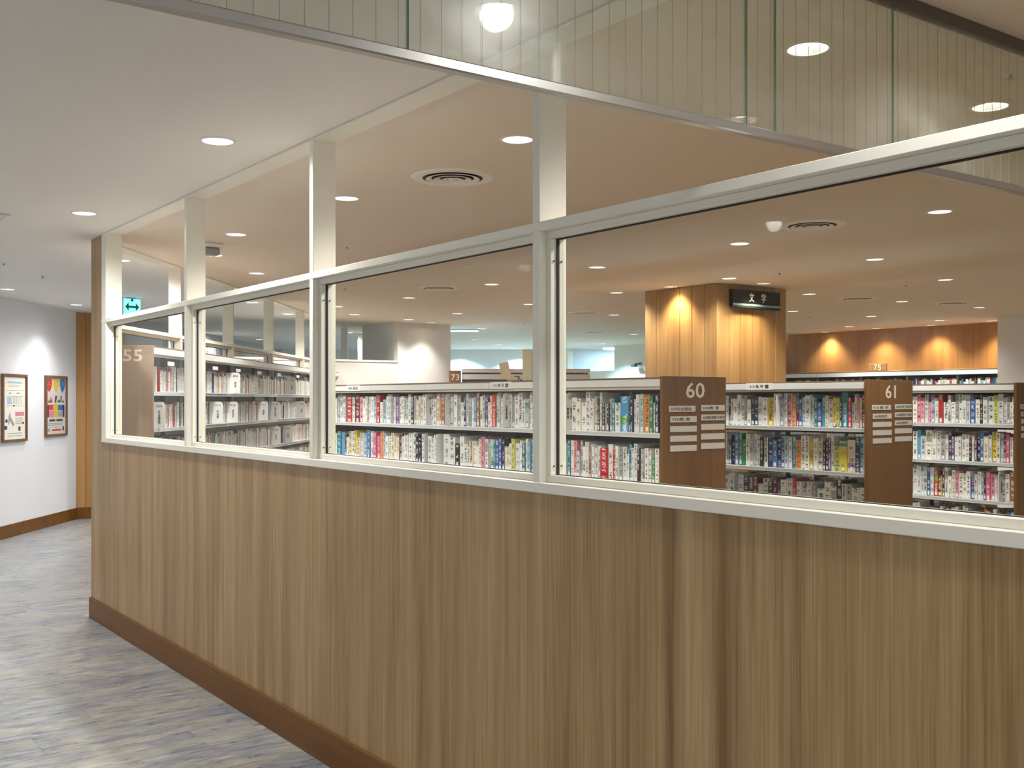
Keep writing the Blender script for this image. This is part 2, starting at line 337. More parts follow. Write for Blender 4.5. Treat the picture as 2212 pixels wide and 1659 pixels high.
class MB:
    """Collects shapes in one frame; build() links them as one mesh object."""
    def __init__(self, Mx=None):
        self.v = []; self.f = []; self.mi = []; self.M = Mx or Matrix(); self.cur = 0; self.cols = []; self.col = None

    def add(self, vs, fs):
        n = len(self.v); self.v += [self.M @ Vector(p) for p in vs]
        for q in fs:
            self.f.append([i + n for i in q]); self.mi.append(self.cur); self.cols.append(self.col)
        return self

    def box(self, x0, x1, y0, y1, z0, z1, skip=''):
        x0, x1 = sorted((x0, x1)); y0, y1 = sorted((y0, y1)); z0, z1 = sorted((z0, z1))
        vs = [(x0, y0, z0), (x1, y0, z0), (x1, y1, z0), (x0, y1, z0), (x0, y0, z1), (x1, y0, z1), (x1, y1, z1), (x0, y1, z1)]
        return self.add(vs, [(3, 2, 1, 0), (4, 5, 6, 7), (0, 1, 5, 4), (1, 2, 6, 5), (2, 3, 7, 6), (3, 0, 4, 7)])

    def bbox(self, x0, x1, y0, y1, z0, z1, b=0.002):
        """A box with its twelve edges chamfered."""
        x0, x1 = sorted((x0, x1)); y0, y1 = sorted((y0, y1)); z0, z1 = sorted((z0, z1))
        bm = bmesh.new(); bmesh.ops.create_cube(bm, size=1)
        for v in bm.verts:
            v.co = (x0 + (v.co.x + .5) * (x1 - x0), y0 + (v.co.y + .5) * (y1 - y0), z0 + (v.co.z + .5) * (z1 - z0))
        bmesh.ops.bevel(bm, geom=bm.edges[:], offset=b, segments=1, affect='EDGES')
        bm.verts.index_update()
        self.add([v.co[:] for v in bm.verts], [[v.index for v in f.verts] for f in bm.faces]); bm.free()
        return self

    def prism(self, pts, o, u, w, d):
        """Polygon pts (2D) at origin o with axes u, w, thickness along d."""
        o, u, w, d = map(Vector, (o, u, w, d)); n = len(pts)
        a = [o + u * p[0] + w * p[1] for p in pts]
        vs = [p[:] for p in a] + [(p + d)[:] for p in a]
        return self.add(vs, [tuple(range(n))[::-1], tuple(range(n, 2 * n))] + [(i, (i + 1) % n, n + (i + 1) % n, n + i) for i in range(n)])

    def lathe(self, prof, seg=24, c=(0, 0, 0), closed=False):
        vs = []; fs = []; n = len(prof)
        for i in range(seg):
            a = 2 * math.pi * i / seg
            vs += [(c[0] + r * math.cos(a), c[1] + r * math.sin(a), c[2] + z) for r, z in prof]
        for i in range(seg):
            j = (i + 1) % seg
            for k in range(n - (0 if closed else 1)):
                k2 = (k + 1) % n
                fs.append((i * n + k, j * n + k, j * n + k2, i * n + k2))
        return self.add(vs, fs)

    def disc(self, r, z, seg=24, up=False):
        vs = [(r * math.cos(2 * math.pi * i / seg), r * math.sin(2 * math.pi * i / seg), z) for i in range(seg)]
        return self.add(vs, [tuple(range(seg)) if up else tuple(range(seg))[::-1]])

    def mesh(self, name, mats):
        me = bpy.data.meshes.new(name); me.from_pydata([v[:] for v in self.v], [], self.f)
        for m in (mats if isinstance(mats, (list, tuple)) else [mats]):
            me.materials.append(m)
        me.polygons.foreach_set('material_index', self.mi)
        if self.col is not None:
            ca = me.color_attributes.new('Col', 'FLOAT_COLOR', 'CORNER'); d = []
            for p, c in zip(me.polygons, self.cols):
                d += list(c) * p.loop_total
            ca.data.foreach_set('color', d)
        me.update()
        return me

    def build(self, name, mats, parent=None, smooth=False, local=False):
        me = self.mesh(name, mats)
        if smooth:
            me.polygons.foreach_set('use_smooth', [True] * len(me.polygons))
            me.set_sharp_from_angle(angle=0.6)
        return put(name, me, parent, local)


def put(name, me, parent=None, local=False):
    o = bpy.data.objects.new(name, me); COL.objects.link(o)
    if parent:
        o.parent = parent
        if local:
            WM[o.name] = wm(parent).copy()
        else:
            o.matrix_parent_inverse = wm(parent).inverted(); WM[o.name] = Matrix()
    return o


def tag(o, label=None, cat=None, group=None, kind=None):
    for k, v in (('label', label), ('category', cat), ('group', group), ('kind', kind)):
        if v: o[k] = v
    return o


def empty(name, Mx, label=None, cat=None, group=None, kind=None):
    o = bpy.data.objects.new(name, None); COL.objects.link(o); o.empty_display_size = 0.1
    if not isinstance(Mx, Matrix): Mx = Matrix.Translation(Mx)
    o.matrix_world = Mx; WM[o.name] = Mx.copy()
    return tag(o, label, cat, group, kind)


TXT = {}


def text_mesh(s, size, bold=0.0, line=1.0):
    key = (s, round(size, 4), bold)
    if key not in TXT:
        c = bpy.data.curves.new('text', 'FONT'); c.body = s; c.size = size; c.align_x = 'CENTER'; c.align_y = 'CENTER'; c.resolution_u = 2
        c.offset = bold; c.extrude = 0.0004; c.space_line = line
        o = bpy.data.objects.new('text', c); COL.objects.link(o)
        dg = bpy.context.evaluated_depsgraph_get(); me = bpy.data.meshes.new_from_object(o.evaluated_get(dg))
        bpy.data.objects.remove(o); bpy.data.curves.remove(c)
        TXT[key] = me
    return TXT[key]


def lettering(name, s, size, pos, right, up, m, parent, fit=None, bold=0.0, line=1.0, height=None):
    """Flat lettering centred at pos; fit = (width, height) to scale to."""
    me = text_mesh(s, size, bold, line).copy(); me.materials.clear(); me.materials.append(m)
    xs = [v.co.x for v in me.vertices]; ys = [v.co.y for v in me.vertices]
    if not xs: return None
    cx, cy = (min(xs) + max(xs)) / 2, (min(ys) + max(ys)) / 2
    kx = ky = 1.0
    if fit: kx = fit[0] / max(1e-6, max(xs) - min(xs)); ky = fit[1] / max(1e-6, max(ys) - min(ys))
    r, u = Vector(right).normalized(), Vector(up).normalized(); n = r.cross(u)
    p = Vector(pos)
    for v in me.vertices:
        v.co = p + r * ((v.co.x - cx) * kx) + u * ((v.co.y - cy) * ky) + n * v.co.z
    return put(name, me, parent)


# ------------------------------------------------------------------ floors, ceilings
def struct(o, label=None):
    return tag(o, label, kind='structure')


corner = Vector((XF, 7.644, 0))
FAR = cam_frame(-2.86, 7.40, 0.0366)             # the far glazed partition (its middle line), local +y runs away
far_dir = (FAR.to_3x3() @ Vector((0, 1, 0)))
farC = corner + far_dir * 20
hall_poly = [(-9, -6), (2.0, -6), (2.0, 7.62), (farC.x, farC.y), (farC.x - 9, farC.y + 6), (-9, 12)]
lib_poly = [(2.0, -4), (2.0, 7.62), (farC.x, farC.y), (17, farC.y), (17, -4)]
MB().add([(x, y, -0.0012) for x, y in hall_poly], [tuple(range(6))]).build('floor_base', M['floor'])
fl = struct(bpy.data.objects['floor_base']); fl.name = 'floor'; WM['floor'] = Matrix()
fl2 = struct(MB().add([(x, y, -0.003) for x, y in lib_poly], [tuple(range(5))[::-1]]).build('floor_carpet', M['carpet'])); fl2.name = 'floor.001'
# vinyl tiles where the hall floor shows
TW, TL = 0.30, 0.90
tile_me = MB().bbox(0.0006, TL - 0.0006, 0.0006, TW - 0.0006, -0.0012, 0.0, 0.0006).mesh('floor_tile', M['floor'])
nt_ = 0
for j in range(4, 50):
    for i in range(-9, 3):
        x0 = i * TL + (j % 3) * 0.3 - 0.15; y0 = j * TW
        if x0 + 0.0 > XF - 0.02: continue
        ok = False
        for (a, b_) in ((x0, y0), (x0 + TL, y0), (x0, y0 + TW), (x0 + TL, y0 + TW), (x0 + TL / 2, y0 + TW / 2)):
            zc = a * S_ + b_ * C_; xc = a * C_ - b_ * S_
            if zc < 1: continue
            u = CXP + F * xc / zc; v = HORIZON + F * EYE / zc
            if -260 < u < 1100 and v < 1800 and zc < 12.2 and xc > -5.5: ok = True
        if x0 + TL > XF and y0 > 7.64: continue
        if not ok: continue
        if x0 + TL > XF - 0.001:
            o = MB(Matrix.Translation((-x0, -y0, 0))).bbox(x0 + .0006, XF + 0.004, y0 + .0006, y0 + TW - .0006, -0.0012, 0, 0.0006).build('floor_tile', M['floor'], fl)
        else:
            o = put('floor_tile', tile_me, fl)
        o.location = (x0, y0, 0); nt_ += 1
print('tiles', nt_)


def inside(p, poly):
    c = False; n = len(poly)
    for i in range(n):
        a, b = poly[i], poly[(i + 1) % n]
        if (a[1] > p[1]) != (b[1] > p[1]) and p[0] < (b[0] - a[0]) * (p[1] - a[1]) / (b[1] - a[1]) + a[0]: c = not c
    return c


def ceiling(name, poly, holes, m, r=0.0625, seg=16):
    vs = [Vector(p) for p in poly]; ed = [(i, (i + 1) % len(poly)) for i in range(len(poly))]
    hs = [h for h in holes if inside(h, poly)]
    for h in hs:
        n = len(vs)
        vs += [Vector((h[0] + r * math.cos(2 * math.pi * i / seg), h[1] + r * math.sin(2 * math.pi * i / seg))) for i in range(seg)]
        ed += [(n + i, n + (i + 1) % seg) for i in range(seg)]
    ov, oe, of, *_ = delaunay_2d_cdt(vs, ed, [], 0, 1e-6)
    fs = []
    for f in of:
        c = sum((ov[i] for i in f), Vector((0, 0))) / len(f)
        if not inside(c, poly) or any((c - Vector(h)).length < r * 0.98 for h in hs): continue
        a, b, d = (ov[i] for i in f[:3])
        fs.append(tuple(f) if (b - a).cross(d - a) < 0 else tuple(f)[::-1])
    o = MB().add([(v.x, v.y, ZC) for v in ov], fs).build(name, m)
    return struct(o)


# downlights: pixel in the photograph -> point of the ceiling; (px, py, kind, label)
DL = [
    (470, 304, 'hall', 'large bright ceiling downlight over the hall, nearest to the cream partition posts'),
    (182, 460, 'hall', 'ceiling downlight over the hall just before the wood end post of the partition'),
    (165, 658, 'hwash', 'ceiling downlight washing the white wall above the colourful poster'),
    (262, 562, 'hall', 'ceiling downlight over the side hall, seen beside the cream end post, above the exit sign'),
    (255, 651, 'hall', 'ceiling downlight over the side hall, partly behind the cream end post, beside the exit sign'),
    (545, 653, 'hall', 'ceiling downlight in the side hall, seen between the second and third far partition posts'),
    (621, 678, 'hall', 'ceiling downlight in the side hall, seen between the two last far partition posts'),
    (487, 720, 'hall', 'dim downlight low over the far rail, touching the second far partition post'),
    (560, 733, 'hall', 'small dim downlight just above the far rail over the brown louver'),
    (1118, 301, 'lib', 'large library downlight cut by the tall cream post, above the big round vent'),
    (748, 428, 'lib', 'library downlight just right of the cream post that holds the third window'),
    (510, 506, 'lib', 'library downlight seen through the second upper opening, near the grey ceiling box'),
    (462, 551, 'lib', 'library downlight just below the grey ceiling box'),
    (555, 590, 'lib', 'library downlight close above the top rail of the second window'),
    (1745, 105, 'lib', 'glowing downlight seen through the hanging wired glass'),
    (2139, 230, 'lib', 'oval downlight behind the glass near the top rail of the last window'),
    (2030, 457, 'lib', 'library downlight in the last window beyond the second round vent'),
    (1598, 526, 'lib', 'library downlight in the last window in front of the second round vent'),
    (1290, 577, 'lib', 'library downlight beside the pale patch of ceiling, above the sill of bookcase sixty'),
    (1332, 632, 'lib', 'library downlight just before the wooden pillar, on its hall side'),
    (1062, 614, 'lib', 'thin library downlight before the tall cream post, level with the faint round vent'),
    (1143, 657, 'lib', 'library downlight touching the window frame of the tall cream post'),
    (883, 643, 'lib', 'library downlight under the faint round vent, above the white box wall'),
    (728, 662, 'lib', 'library downlight touching the frame of the third window'),
    (765, 679, 'lib', 'library downlight before the low grey recess, beside the one at the frame'),
    (1449, 619, 'wash', 'warm downlight washing the narrow side of the wooden pillar'),
    (1650, 612, 'wash', 'warm downlight above the black sign on the wooden pillar'),
    (1575, 601, 'lib', 'library downlight in front of the pillar corner'),
    (1890, 560, 'lib', 'library downlight past the pillar, below the second round vent'),
    (2042, 604, 'lib', 'library downlight high over the right end of the lit wooden wall'),
    (1748, 635, 'lib', 'library downlight just past the black sign of the pillar'),
    (1948, 651, 'lib', 'library downlight over the middle of the lit wooden wall, second row from it'),
    (1713, 672, 'lib', 'library downlight touching the far edge of the wooden pillar'),
    (1882, 683, 'lib', 'dim library downlight near the lit wooden wall above its second pool of light'),
    (2115, 664, 'lib', 'library downlight over the white end wall beside the lit wooden wall'),
    (1834, 705, 'lib', 'dim library downlight just before the wooden wall between two pools of light'),
    (2030, 692, 'lib', 'faint library downlight just before the wooden wall near its white end'),
    (1326, 680, 'lib', 'library downlight over the blue lit alcove, nearer of two beside the pillar'),
    (1369, 722, 'lib', 'small library downlight beside the lower pillar edge above the cream wall'),
    (988, 677, 'lib', 'library downlight above the edge of the white box wall'),
    (1040, 710, 'lib', 'thin downlight beside the bright blue ceiling slot'),
    (882, 690, 'lib', 'thin downlight just in front of the white box wall'),
    (930, 697, 'wwash', 'warm white downlight washing the white box wall'),
    (752, 718, 'lib', 'downlight in the grey recess left of the white box wall'),
    (1700, 724, 'wash', 'warm wall downlight at the pillar end of the lit wooden wall'),
    (1783, 717, 'wash', 'warm wall downlight second from the pillar along the lit wooden wall'),
    (1893, 709, 'wash', 'warm wall downlight above the number seventy-five on the wooden wall'),
    (2010, 702, 'wash', 'warm wall downlight next to the last along the lit wooden wall'),
    (2143, 693, 'wash', 'last warm wall downlight beside the white end wall'),
    (1025, 733, 'cool', 'cool white downlight below the bright blue ceiling slot'),
    (1077, 744, 'cool', 'cool white downlight in the blue lit far corner above the leaning board'),
    (991, 753, 'cool', 'cool downlight washing the far blue wall beside the white box wall'),
    (1121, 753, 'cool', 'cool downlight washing the far blue wall above the pale box'),
    (1302, 742, 'cool', 'cool downlight at the blue lit alcove beside the pillar'),
]
PTS = []
for px, py, kind, lab in DL:
    PTS.append((*on_plane_z(px, py, ZC), kind, lab))
# unseen downlights: hall and lib added to brighten, near one read from its reflection
for X, Y, kind in ((1.74, 1.00, 'near'), (1.66, -1.15, 'hall'), (1.66, -3.3, 'hall'), (-1.2, 4.4, 'hall'), (-1.2, 1.02, 'hall'), (-1.2, -2.0, 'hall'), (-1.2, 7.0, 'hall'),
                   (3.2, 0.6, 'lib'), (5.4, 0.6, 'lib'), (7.6, 0.6, 'lib'), (9.8, 2.6, 'lib'), (12.0, 2.6, 'lib'), (12.4, 5.2, 'lib')):
    PTS.append((X, Y, kind, None))
for zz in (10.6, 8.85, 7.10, 5.40, 3.70, 2.0):
    p = cam_frame(-5.03, zz).translation; PTS.append((p.x, p.y, 'hwash', None))
HOLES = [(p[0], p[1]) for p in PTS]
ceil_h = ceiling('ceiling', hall_poly, HOLES, M['ceil_hall'])
ceil_l = ceiling('ceiling.001', lib_poly, HOLES, M['ceil_lib'])

trim_me = MB().lathe([(0.0625, 0.0), (0.0625, -0.002), (0.066, -0.004), (0.076, -0.003), (0.078, 0.0)], 24).mesh('trim_ring', M['trim'])
refl_me = MB().lathe([(0.0625, -0.001), (0.060, 0.010), (0.054, 0.026)], 24).mesh('reflector', M['refl'])
lens_me = {k: MB().disc(0.054, 0.025, 24).mesh('lens', M[n]) for k, n in (('hall', 'lens'), ('lib', 'lens'), ('near', 'lens'), ('hwash', 'lens'), ('wwash', 'lens_warm'), ('wash', 'lens_warm'), ('cool', 'lens_cool'))}
for me in [trim_me, refl_me]: me.polygons.foreach_set('use_smooth', [True] * len(me.polygons))
LIGHT = {}
for k, (P, c, sz, bl) in dict(hall=(P_HALL, C_HALL, 168, 0.9), lib=(P_LIB, C_LIB, 140, 0.7), near=(P_HALL * 0.5, C_HALL, 168, 0.9), hwash=(P_WASH * 0.7, C_WW, 110, 0.8), wwash=(P_WASH * 0.5, (1.0, 0.93, 0.80), 90, 0.7),
                              wash=(P_WASH, C_WASH, 110, 0.8), cool=(P_COOL, C_COOL, 130, 0.7)).items():
    l = bpy.data.lights.new('lamp_' + k, 'SPOT'); l.energy = P; l.color = c; l.spot_size = math.radians(sz); l.spot_blend = bl; l.shadow_soft_size = 0.045
    LIGHT[k] = l
UNSEEN = {}


def ordinal(n):
    a = 'zeroth first second third fourth fifth sixth seventh eighth ninth tenth eleventh twelfth thirteenth fourteenth fifteenth sixteenth seventeenth eighteenth nineteenth'.split()
    if n < 20: return a[n]
    tens = {2: 'twent', 3: 'thirt', 4: 'fort', 5: 'fift', 6: 'sixt'}[n // 10]
    return tens + 'ieth' if n % 10 == 0 else tens + 'y-' + a[n % 10]


for X, Y, kind, lab in PTS:
    if not lab:
        UNSEEN[kind] = UNSEEN.get(kind, 0) + 1
        lab2 = {'near': '%s hall ceiling downlight close to the hanging glass screen, mirrored in its glass', 'hall': '%s hall ceiling downlight added as unseen fill, counted from the hanging glass screen', 'lib': '%s library ceiling downlight added as unseen fill beyond the last window', 'hwash': '%s wall washing downlight along the white wall, counted from the posters'}[kind] % ordinal(UNSEEN[kind])
    e = empty('ceiling_downlight', (X, Y, ZC), lab or lab2, 'ceiling light', 'round recessed ceiling downlights' if lab else 'ceiling downlights outside the photograph')
    put('trim_ring', trim_me, e, True); put('reflector', refl_me, e, True); put('lens', lens_me[kind], e, True)
    lo = bpy.data.objects.new('lamp', LIGHT[kind]); COL.objects.link(lo); lo.parent = e; lo.location = (0, 0, -0.012)

# round air diffusers
vent_parts = [
    ('rim', MB().lathe([(0.150, 0.0), (0.150, -0.006), (0.156, -0.008), (0.200, -0.006), (0.206, 0.0)], 40).mesh('rim', M['vent'])),
    ('throat_shade', MB().disc(0.152, -0.0015, 40).mesh('throat_shade', M['dark'])),  # flat dark disc painted as shade inside the vent, no hole behind
    ('cone_ring', MB().lathe([(0.110, -0.003), (0.134, -0.011), (0.130, -0.013), (0.106, -0.005)], 40, closed=True).mesh('cone_ring', M['vent'])),
    ('cone_ring', MB().lathe([(0.070, -0.003), (0.094, -0.013), (0.090, -0.015), (0.066, -0.005)], 40, closed=True).mesh('cone_ring', M['vent'])),
    ('cone_ring', MB().lathe([(0.034, -0.003), (0.056, -0.015), (0.052, -0.017), (0.030, -0.005)], 40, closed=True).mesh('cone_ring', M['vent'])),
    ('centre_disc', MB().lathe([(0.0005, -0.016), (0.018, -0.016), (0.023, -0.013), (0.023, -0.003)], 24).mesh('centre_disc', M['vent'])),
]
for _, me in vent_parts:
    me.polygons.foreach_set('use_smooth', [True] * len(me.polygons)); me.set_sharp_from_angle(angle=0.5)
for px, py, lab in ((978, 383, 'large round ceiling vent with concentric rings, before the tall cream post'),
                    (1755, 486, 'round ceiling vent with concentric rings, over the bookcases in the last window'),
                    (948, 622, 'faint round ceiling vent above the white box wall'),
                    (1262, 676, 'thin round ceiling vent between the tall cream post and the pillar'),
                    (2058, 655, 'thin round ceiling vent over the right end of the wooden wall'),
                    (1853, 645, 'small thin round ceiling vent over the middle of the wooden wall'),
                    (1284, 718, 'faint thin round ceiling vent over the blue alcove')):
    X, Y = on_plane_z(px, py, ZC)
    e = empty('ceiling_vent', (X, Y, ZC), lab, 'vent', 'round ceiling air vents')
    for n, me in vent_parts: put(n, me, e, True)

# sprinkler heads
sp_cap = MB().lathe([(0.001, -0.006), (0.026, -0.006), (0.032, 0.0)], 16).mesh('cover_plate', M['trim'])
sp_hd = MB().lathe([(0.0005, -0.022), (0.012, -0.022), (0.012, -0.019), (0.006, -0.017), (0.006, -0.006)], 12).mesh('head', M['steel_grey'])
for px, py, lab in ((750, 530, 'tiny ceiling sprinkler above the third window, below the big round vent'),
                    (745, 622, 'tiny ceiling sprinkler at the frame of the third window'),
                    (1684, 588, 'tiny ceiling sprinkler just past the pillar corner'),
                    (1957, 614, 'tiny ceiling sprinkler far over the wooden wall'),
                    (1747, 683, 'tiny ceiling sprinkler low beside the pillar, near the wooden wall'),
                    (1132, 699, 'tiny ceiling sprinkler beside the tall cream post, over the blue corner'),
                    (92, 596, 'tiny ceiling sprinkler over the hall before the white wall'),
                    (8, 567, 'tiny ceiling sprinkler over the hall at the very edge of the view'),
                    (2183, 158, 'ceiling sprinkler seen through the hanging wired glass')):
    X, Y = on_plane_z(px, py, ZC)
    e = empty('ceiling_sprinkler', (X, Y, ZC), lab, 'sprinkler', 'small ceiling sprinklers')
    put('cover_plate', sp_cap, e, True); put('head', sp_hd, e, True)
X, Y = on_plane_z(455, 526, ZC)
e = empty('ceiling_detector', (X, Y, ZC), 'grey box fixed under the library ceiling beside the second cream post', 'ceiling box')
MB().bbox(-0.075, 0.075, -0.06, 0.06, -0.03, 0.0, 0.006).build('base', M['vent'], e, local=True)
MB().bbox(-0.055, 0.055, -0.045, 0.045, -0.085, -0.03, 0.012).build('body', M['steel_grey'], e, local=True)
# access hatch at the edge of view
X, Y = on_plane_z(-78, 466, ZC)
e = empty('ceiling_hatch', (X, Y, ZC), 'square ceiling hatch over the hall at the very edge of the view', 'ceiling hatch')
MB().box(-0.20, 0.20, -0.20, 0.20, -0.004, -0.0005).build('lid', M['ceil_hall'], e, local=True)
fr = MB()
for a in (-1, 1):
    fr.box(a * 0.20, a * 0.215, -0.215, 0.215, -0.008, 0); fr.box(-0.20, 0.20, a * 0.20, a * 0.215, -0.008, 0)
fr.build('frame', M['alu'], e, local=True)

# ------------------------------------------------------------------ glazed partitions
def partition(Mx, name, ys, yend0, yend1, depth, wall_mat, first_window, front=1, wood_inset=0.012, win_label=''):
    """Local frame: +y along, x from 0 (hall face) to depth. ys: far edges of the posts (35 mm wide), falling."""
    wall = struct(empty(name, Mx), 'low wood wall under cream framed windows beside the hall' if front else 'low white wall under the far cream framed windows')
    MB(Mx).box(wood_inset, depth - wood_inset, yend0, yend1, 0, 1.219).build('wall_panel', wall_mat, wall)
    MB(Mx).bbox(0, depth, yend0, ys[0] + (0.065 if front else 0), 1.219, 1.251, 0.002).build('sill', M['frame'], wall)
    MB(Mx).bbox(0, depth, yend0, ys[0] + (0.065 if front else 0), 2.010, 2.038, 0.002).build('top_rail', M['frame'], wall)
    MB(Mx).bbox(0, depth, yend0, ys[0] + (0.065 if front else 0), 2.594, 2.605, 0.002).build('header', M['frame'], wall)
    for i, y in enumerate(ys):
        y1 = y + (0.065 if (i == 0 and front) else 0)
        MB(Mx).bbox(0.001, depth - 0.001, y - 0.035, y1, 2.037, 2.595, 0.002).build('post', M['frame'], wall)
        MB(Mx).bbox(0.001, depth - 0.001, y - 0.035, y1, 1.250, 2.011, 0.002).build('post', M['frame'], wall)
    n = first_window
    for i in range(len(ys) - 1):
        a, b = ys[i + 1], ys[i] - 0.035
        w = struct(empty('window_%d' % n, Mx @ Matrix.Translation((0, (a + b) / 2, 1.251))), win_label); n += 1
        x0, x1, t = 0.027, depth - 0.027, 0.022
        MB(Mx).bbox(x0, x1, a, b, 1.251, 1.251 + t, 0.002).build('frame_bar', M['frame'], w)
        MB(Mx).bbox(x0, x1, a, b, 2.010 - t, 2.010, 0.002).build('frame_bar', M['frame'], w)
        for q0, q1 in ((a, a + t), (b - t, b)):
            MB(Mx).bbox(x0, x1, q0, q1, 1.251 + t, 2.010 - t, 0.002).build('frame_bar', M['frame'], w)
        g = MB(Mx); xm = depth / 2; z0, z1 = 1.251 + t, 2.010 - t
        for q0, q1, r0, r1 in ((a + t, a + t + 0.004, z0, z1), (b - t - 0.004, b - t, z0, z1), (a + t, b - t, z0, z0 + 0.002), (a + t, b - t, z1 - 0.004, z1)):
            g.box(xm - 0.0045, xm + 0.0045, q0, q1, r0, r1)
        g.build('gasket', M['gasket'], w)
        MB(Mx).box(xm - 0.003, xm + 0.003, a + t + 0.001, b - t - 0.001, z0 + 0.001, z1 - 0.001).build('pane', M['glass'], w)
        s = MB(Mx)
        for zz in (1.30, 1.92):
            for yy in (a + t + 0.0, b - t - 0.003):
                for xx in (x0 + 0.012, x1 - 0.012):
                    s.box(xx - 0.0022, xx + 0.0022, yy - 0.0003, yy + 0.0033, zz - 0.0022, zz + 0.0022)
        s.build('screw', M['steel_dark'], w)
    return wall


L_ = 1.5654
ys = [7.2805 - k * L_ for k in range(7)]
wall_r = partition(Matrix.Translation((XF, 0, 0)), 'wall_right', ys, ys[-1] - 0.035, 7.644, XB - XF, M['laminate'], 1, win_label='clear glazed window in a cream frame above the wood wall')
MB(Matrix.Translation((XF, 0, 0))).box(0.012, XB - XF - 0.012, 7.3455, 7.644, 1.219, 2.605).build('end_panel', M['laminate'], wall_r)
bb = struct(MB().bbox(XF - 0.001, XF + 0.012, ys[-1], 7.656, 0, 0.141, 0.002).bbox(XF + 0.012, XB - 0.01, 7.644, 7.656, 0, 0.141, 0.002).build('baseboard_right', M['base_wood']))
# far partition, turned
fys = []
for px in (649, 581.5, 494.6, 381):
    k = (px - CXP) / F; slope = 0.0366; x0 = -2.86 - slope * 7.40
    Z = x0 / (k - slope); fys.append(Z - 7.40)
fys = [fys[0] + 1.43 * q for q in (6, 5, 4, 3, 2, 1)] + fys + [fys[3] - 1.43]
FARP = FAR @ Matrix.Translation((-0.055, 0, 0))
partition(FARP, 'wall_far', fys, fys[-1] - 0.035, fys[0], 0.107, M['wall_white'], 7, front=0, win_label='far glazed window in a cream frame behind bookcase fifty-five')

# ------------------------------------------------------------------ hanging glass screen across the hall
gs = empty('hanging_glass_screen', (XF, YB, ZC), 'wired glass smoke screen hanging from the ceiling with an aluminium bottom rail', 'glass screen')
ZR0, ZR1 = 2.1345, 2.157
joints = [-2.75, -1.80, -0.86, 0.08, 1.017, 1.954, 2.058, 2.541, 3.48, 4.42, 5.36]
for a, b in zip(joints[:-1], joints[1:]):
    a2, b2 = a + 0.0015, b - 0.0015
    g = MB(); g.box(a2, b2, YB - 0.0028, YB + 0.0028, ZR1 - 0.008, ZC - 0.002)
    g.mi = [1 if k in (3, 5) else 0 for k in range(6)]
    pane = g.build('pane', [M['glass_wired'], M['glass_edge']], gs)
    w = MB(); x = math.ceil(a2 / 0.0475) * 0.0475
    while x < b2 - 0.004:
        if x > a2 + 0.004: w.box(x - 0.0005, x + 0.0005, YB - 0.0005, YB + 0.0005, ZR1, ZC - 0.003)
        x += 0.0475
    if w.v: tag(w.build('wire', M['wire'], pane), kind='stuff')
for a, b in ((joints[0], joints[-1]),):
    MB().bbox(a, b, YB - 0.013, YB + 0.013, ZR0, ZR1, 0.003).build('bottom_rail', M['alu'], gs)
    MB().bbox(a, b, YB - 0.016, YB + 0.016, ZC - 0.034, ZC, 0.002).build('top_rail', M['bronze'], gs)

# ------------------------------------------------------------------ hall: white wall, wood wall, posters, exit sign
WW = cam_frame(-5.49, 0, 0.0)     # local +y straight ahead, the wall's face at x = 0
ww = struct(MB(WW).box(-0.15, 0, -7, 13.40, 0, ZC).build('wall_left', M['wall_white']), 'white wall of the hall with two framed posters')
struct(MB(WW).bbox(0, 0.012, -7, 13.40, 0, 0.141, 0.002).build('baseboard_left', M['base_wood']))
# wood return wall, standing square to the partition; built of upright boards
X0, Y0_ = world_xy(-5.49, 13.40)
wr = struct(MB().box(X0 - 0.3, X0 + 0.60, Y0_ + 0.012, Y0_ + 0.2, 0, ZC).build('wall_end', M['wall_wood']))
for k in range(5):
    MB().bbox(X0 + 0.003 + k * 0.119, X0 + 0.117 + k * 0.119, Y0_, Y0_ + 0.012, 0.14, ZC - 0.002, 0.0015).build('plank', M['wall_wood'], wr)
struct(MB().bbox(X0 + 0.008, X0 + 0.60, Y0_ - 0.012, Y0_, 0, 0.141, 0.002).build('baseboard_end', M['base_wood']))
# side hall wall beyond, with an upper louver
SH = cam_frame(-5.06, 13.85, 0.0)
sw = struct(MB(SH).box(-0.15, 0, 0, 13, 0, ZC).build('wall_side_hall', M['wall_grey']))
for y0, y1, m, n in ((1.5, 4.3, 'louver', 'louver_screen'), (4.6, 8.0, 'brown_dark', 'brown_louver_screen')):
    lv = MB(SH).box(0.0, 0.01, y0, y1, 1.95, 2.45).build(n, M['wall_white' if m == 'louver' else 'brown_dark'], sw)
    nn = int((y1 - y0) / 0.14)
    for k in range(nn):
        MB(SH).box(0.01, 0.04, y0 + k * 0.14, y0 + k * 0.14 + 0.06, 1.95, 2.40 if m == 'louver' else 2.3).build('slat', M[m], lv)
struct(MB(SH).box(-0.15, 3.4, 13, 13.15, 0, ZC).build('wall_side_hall_end', M['wall_white']))


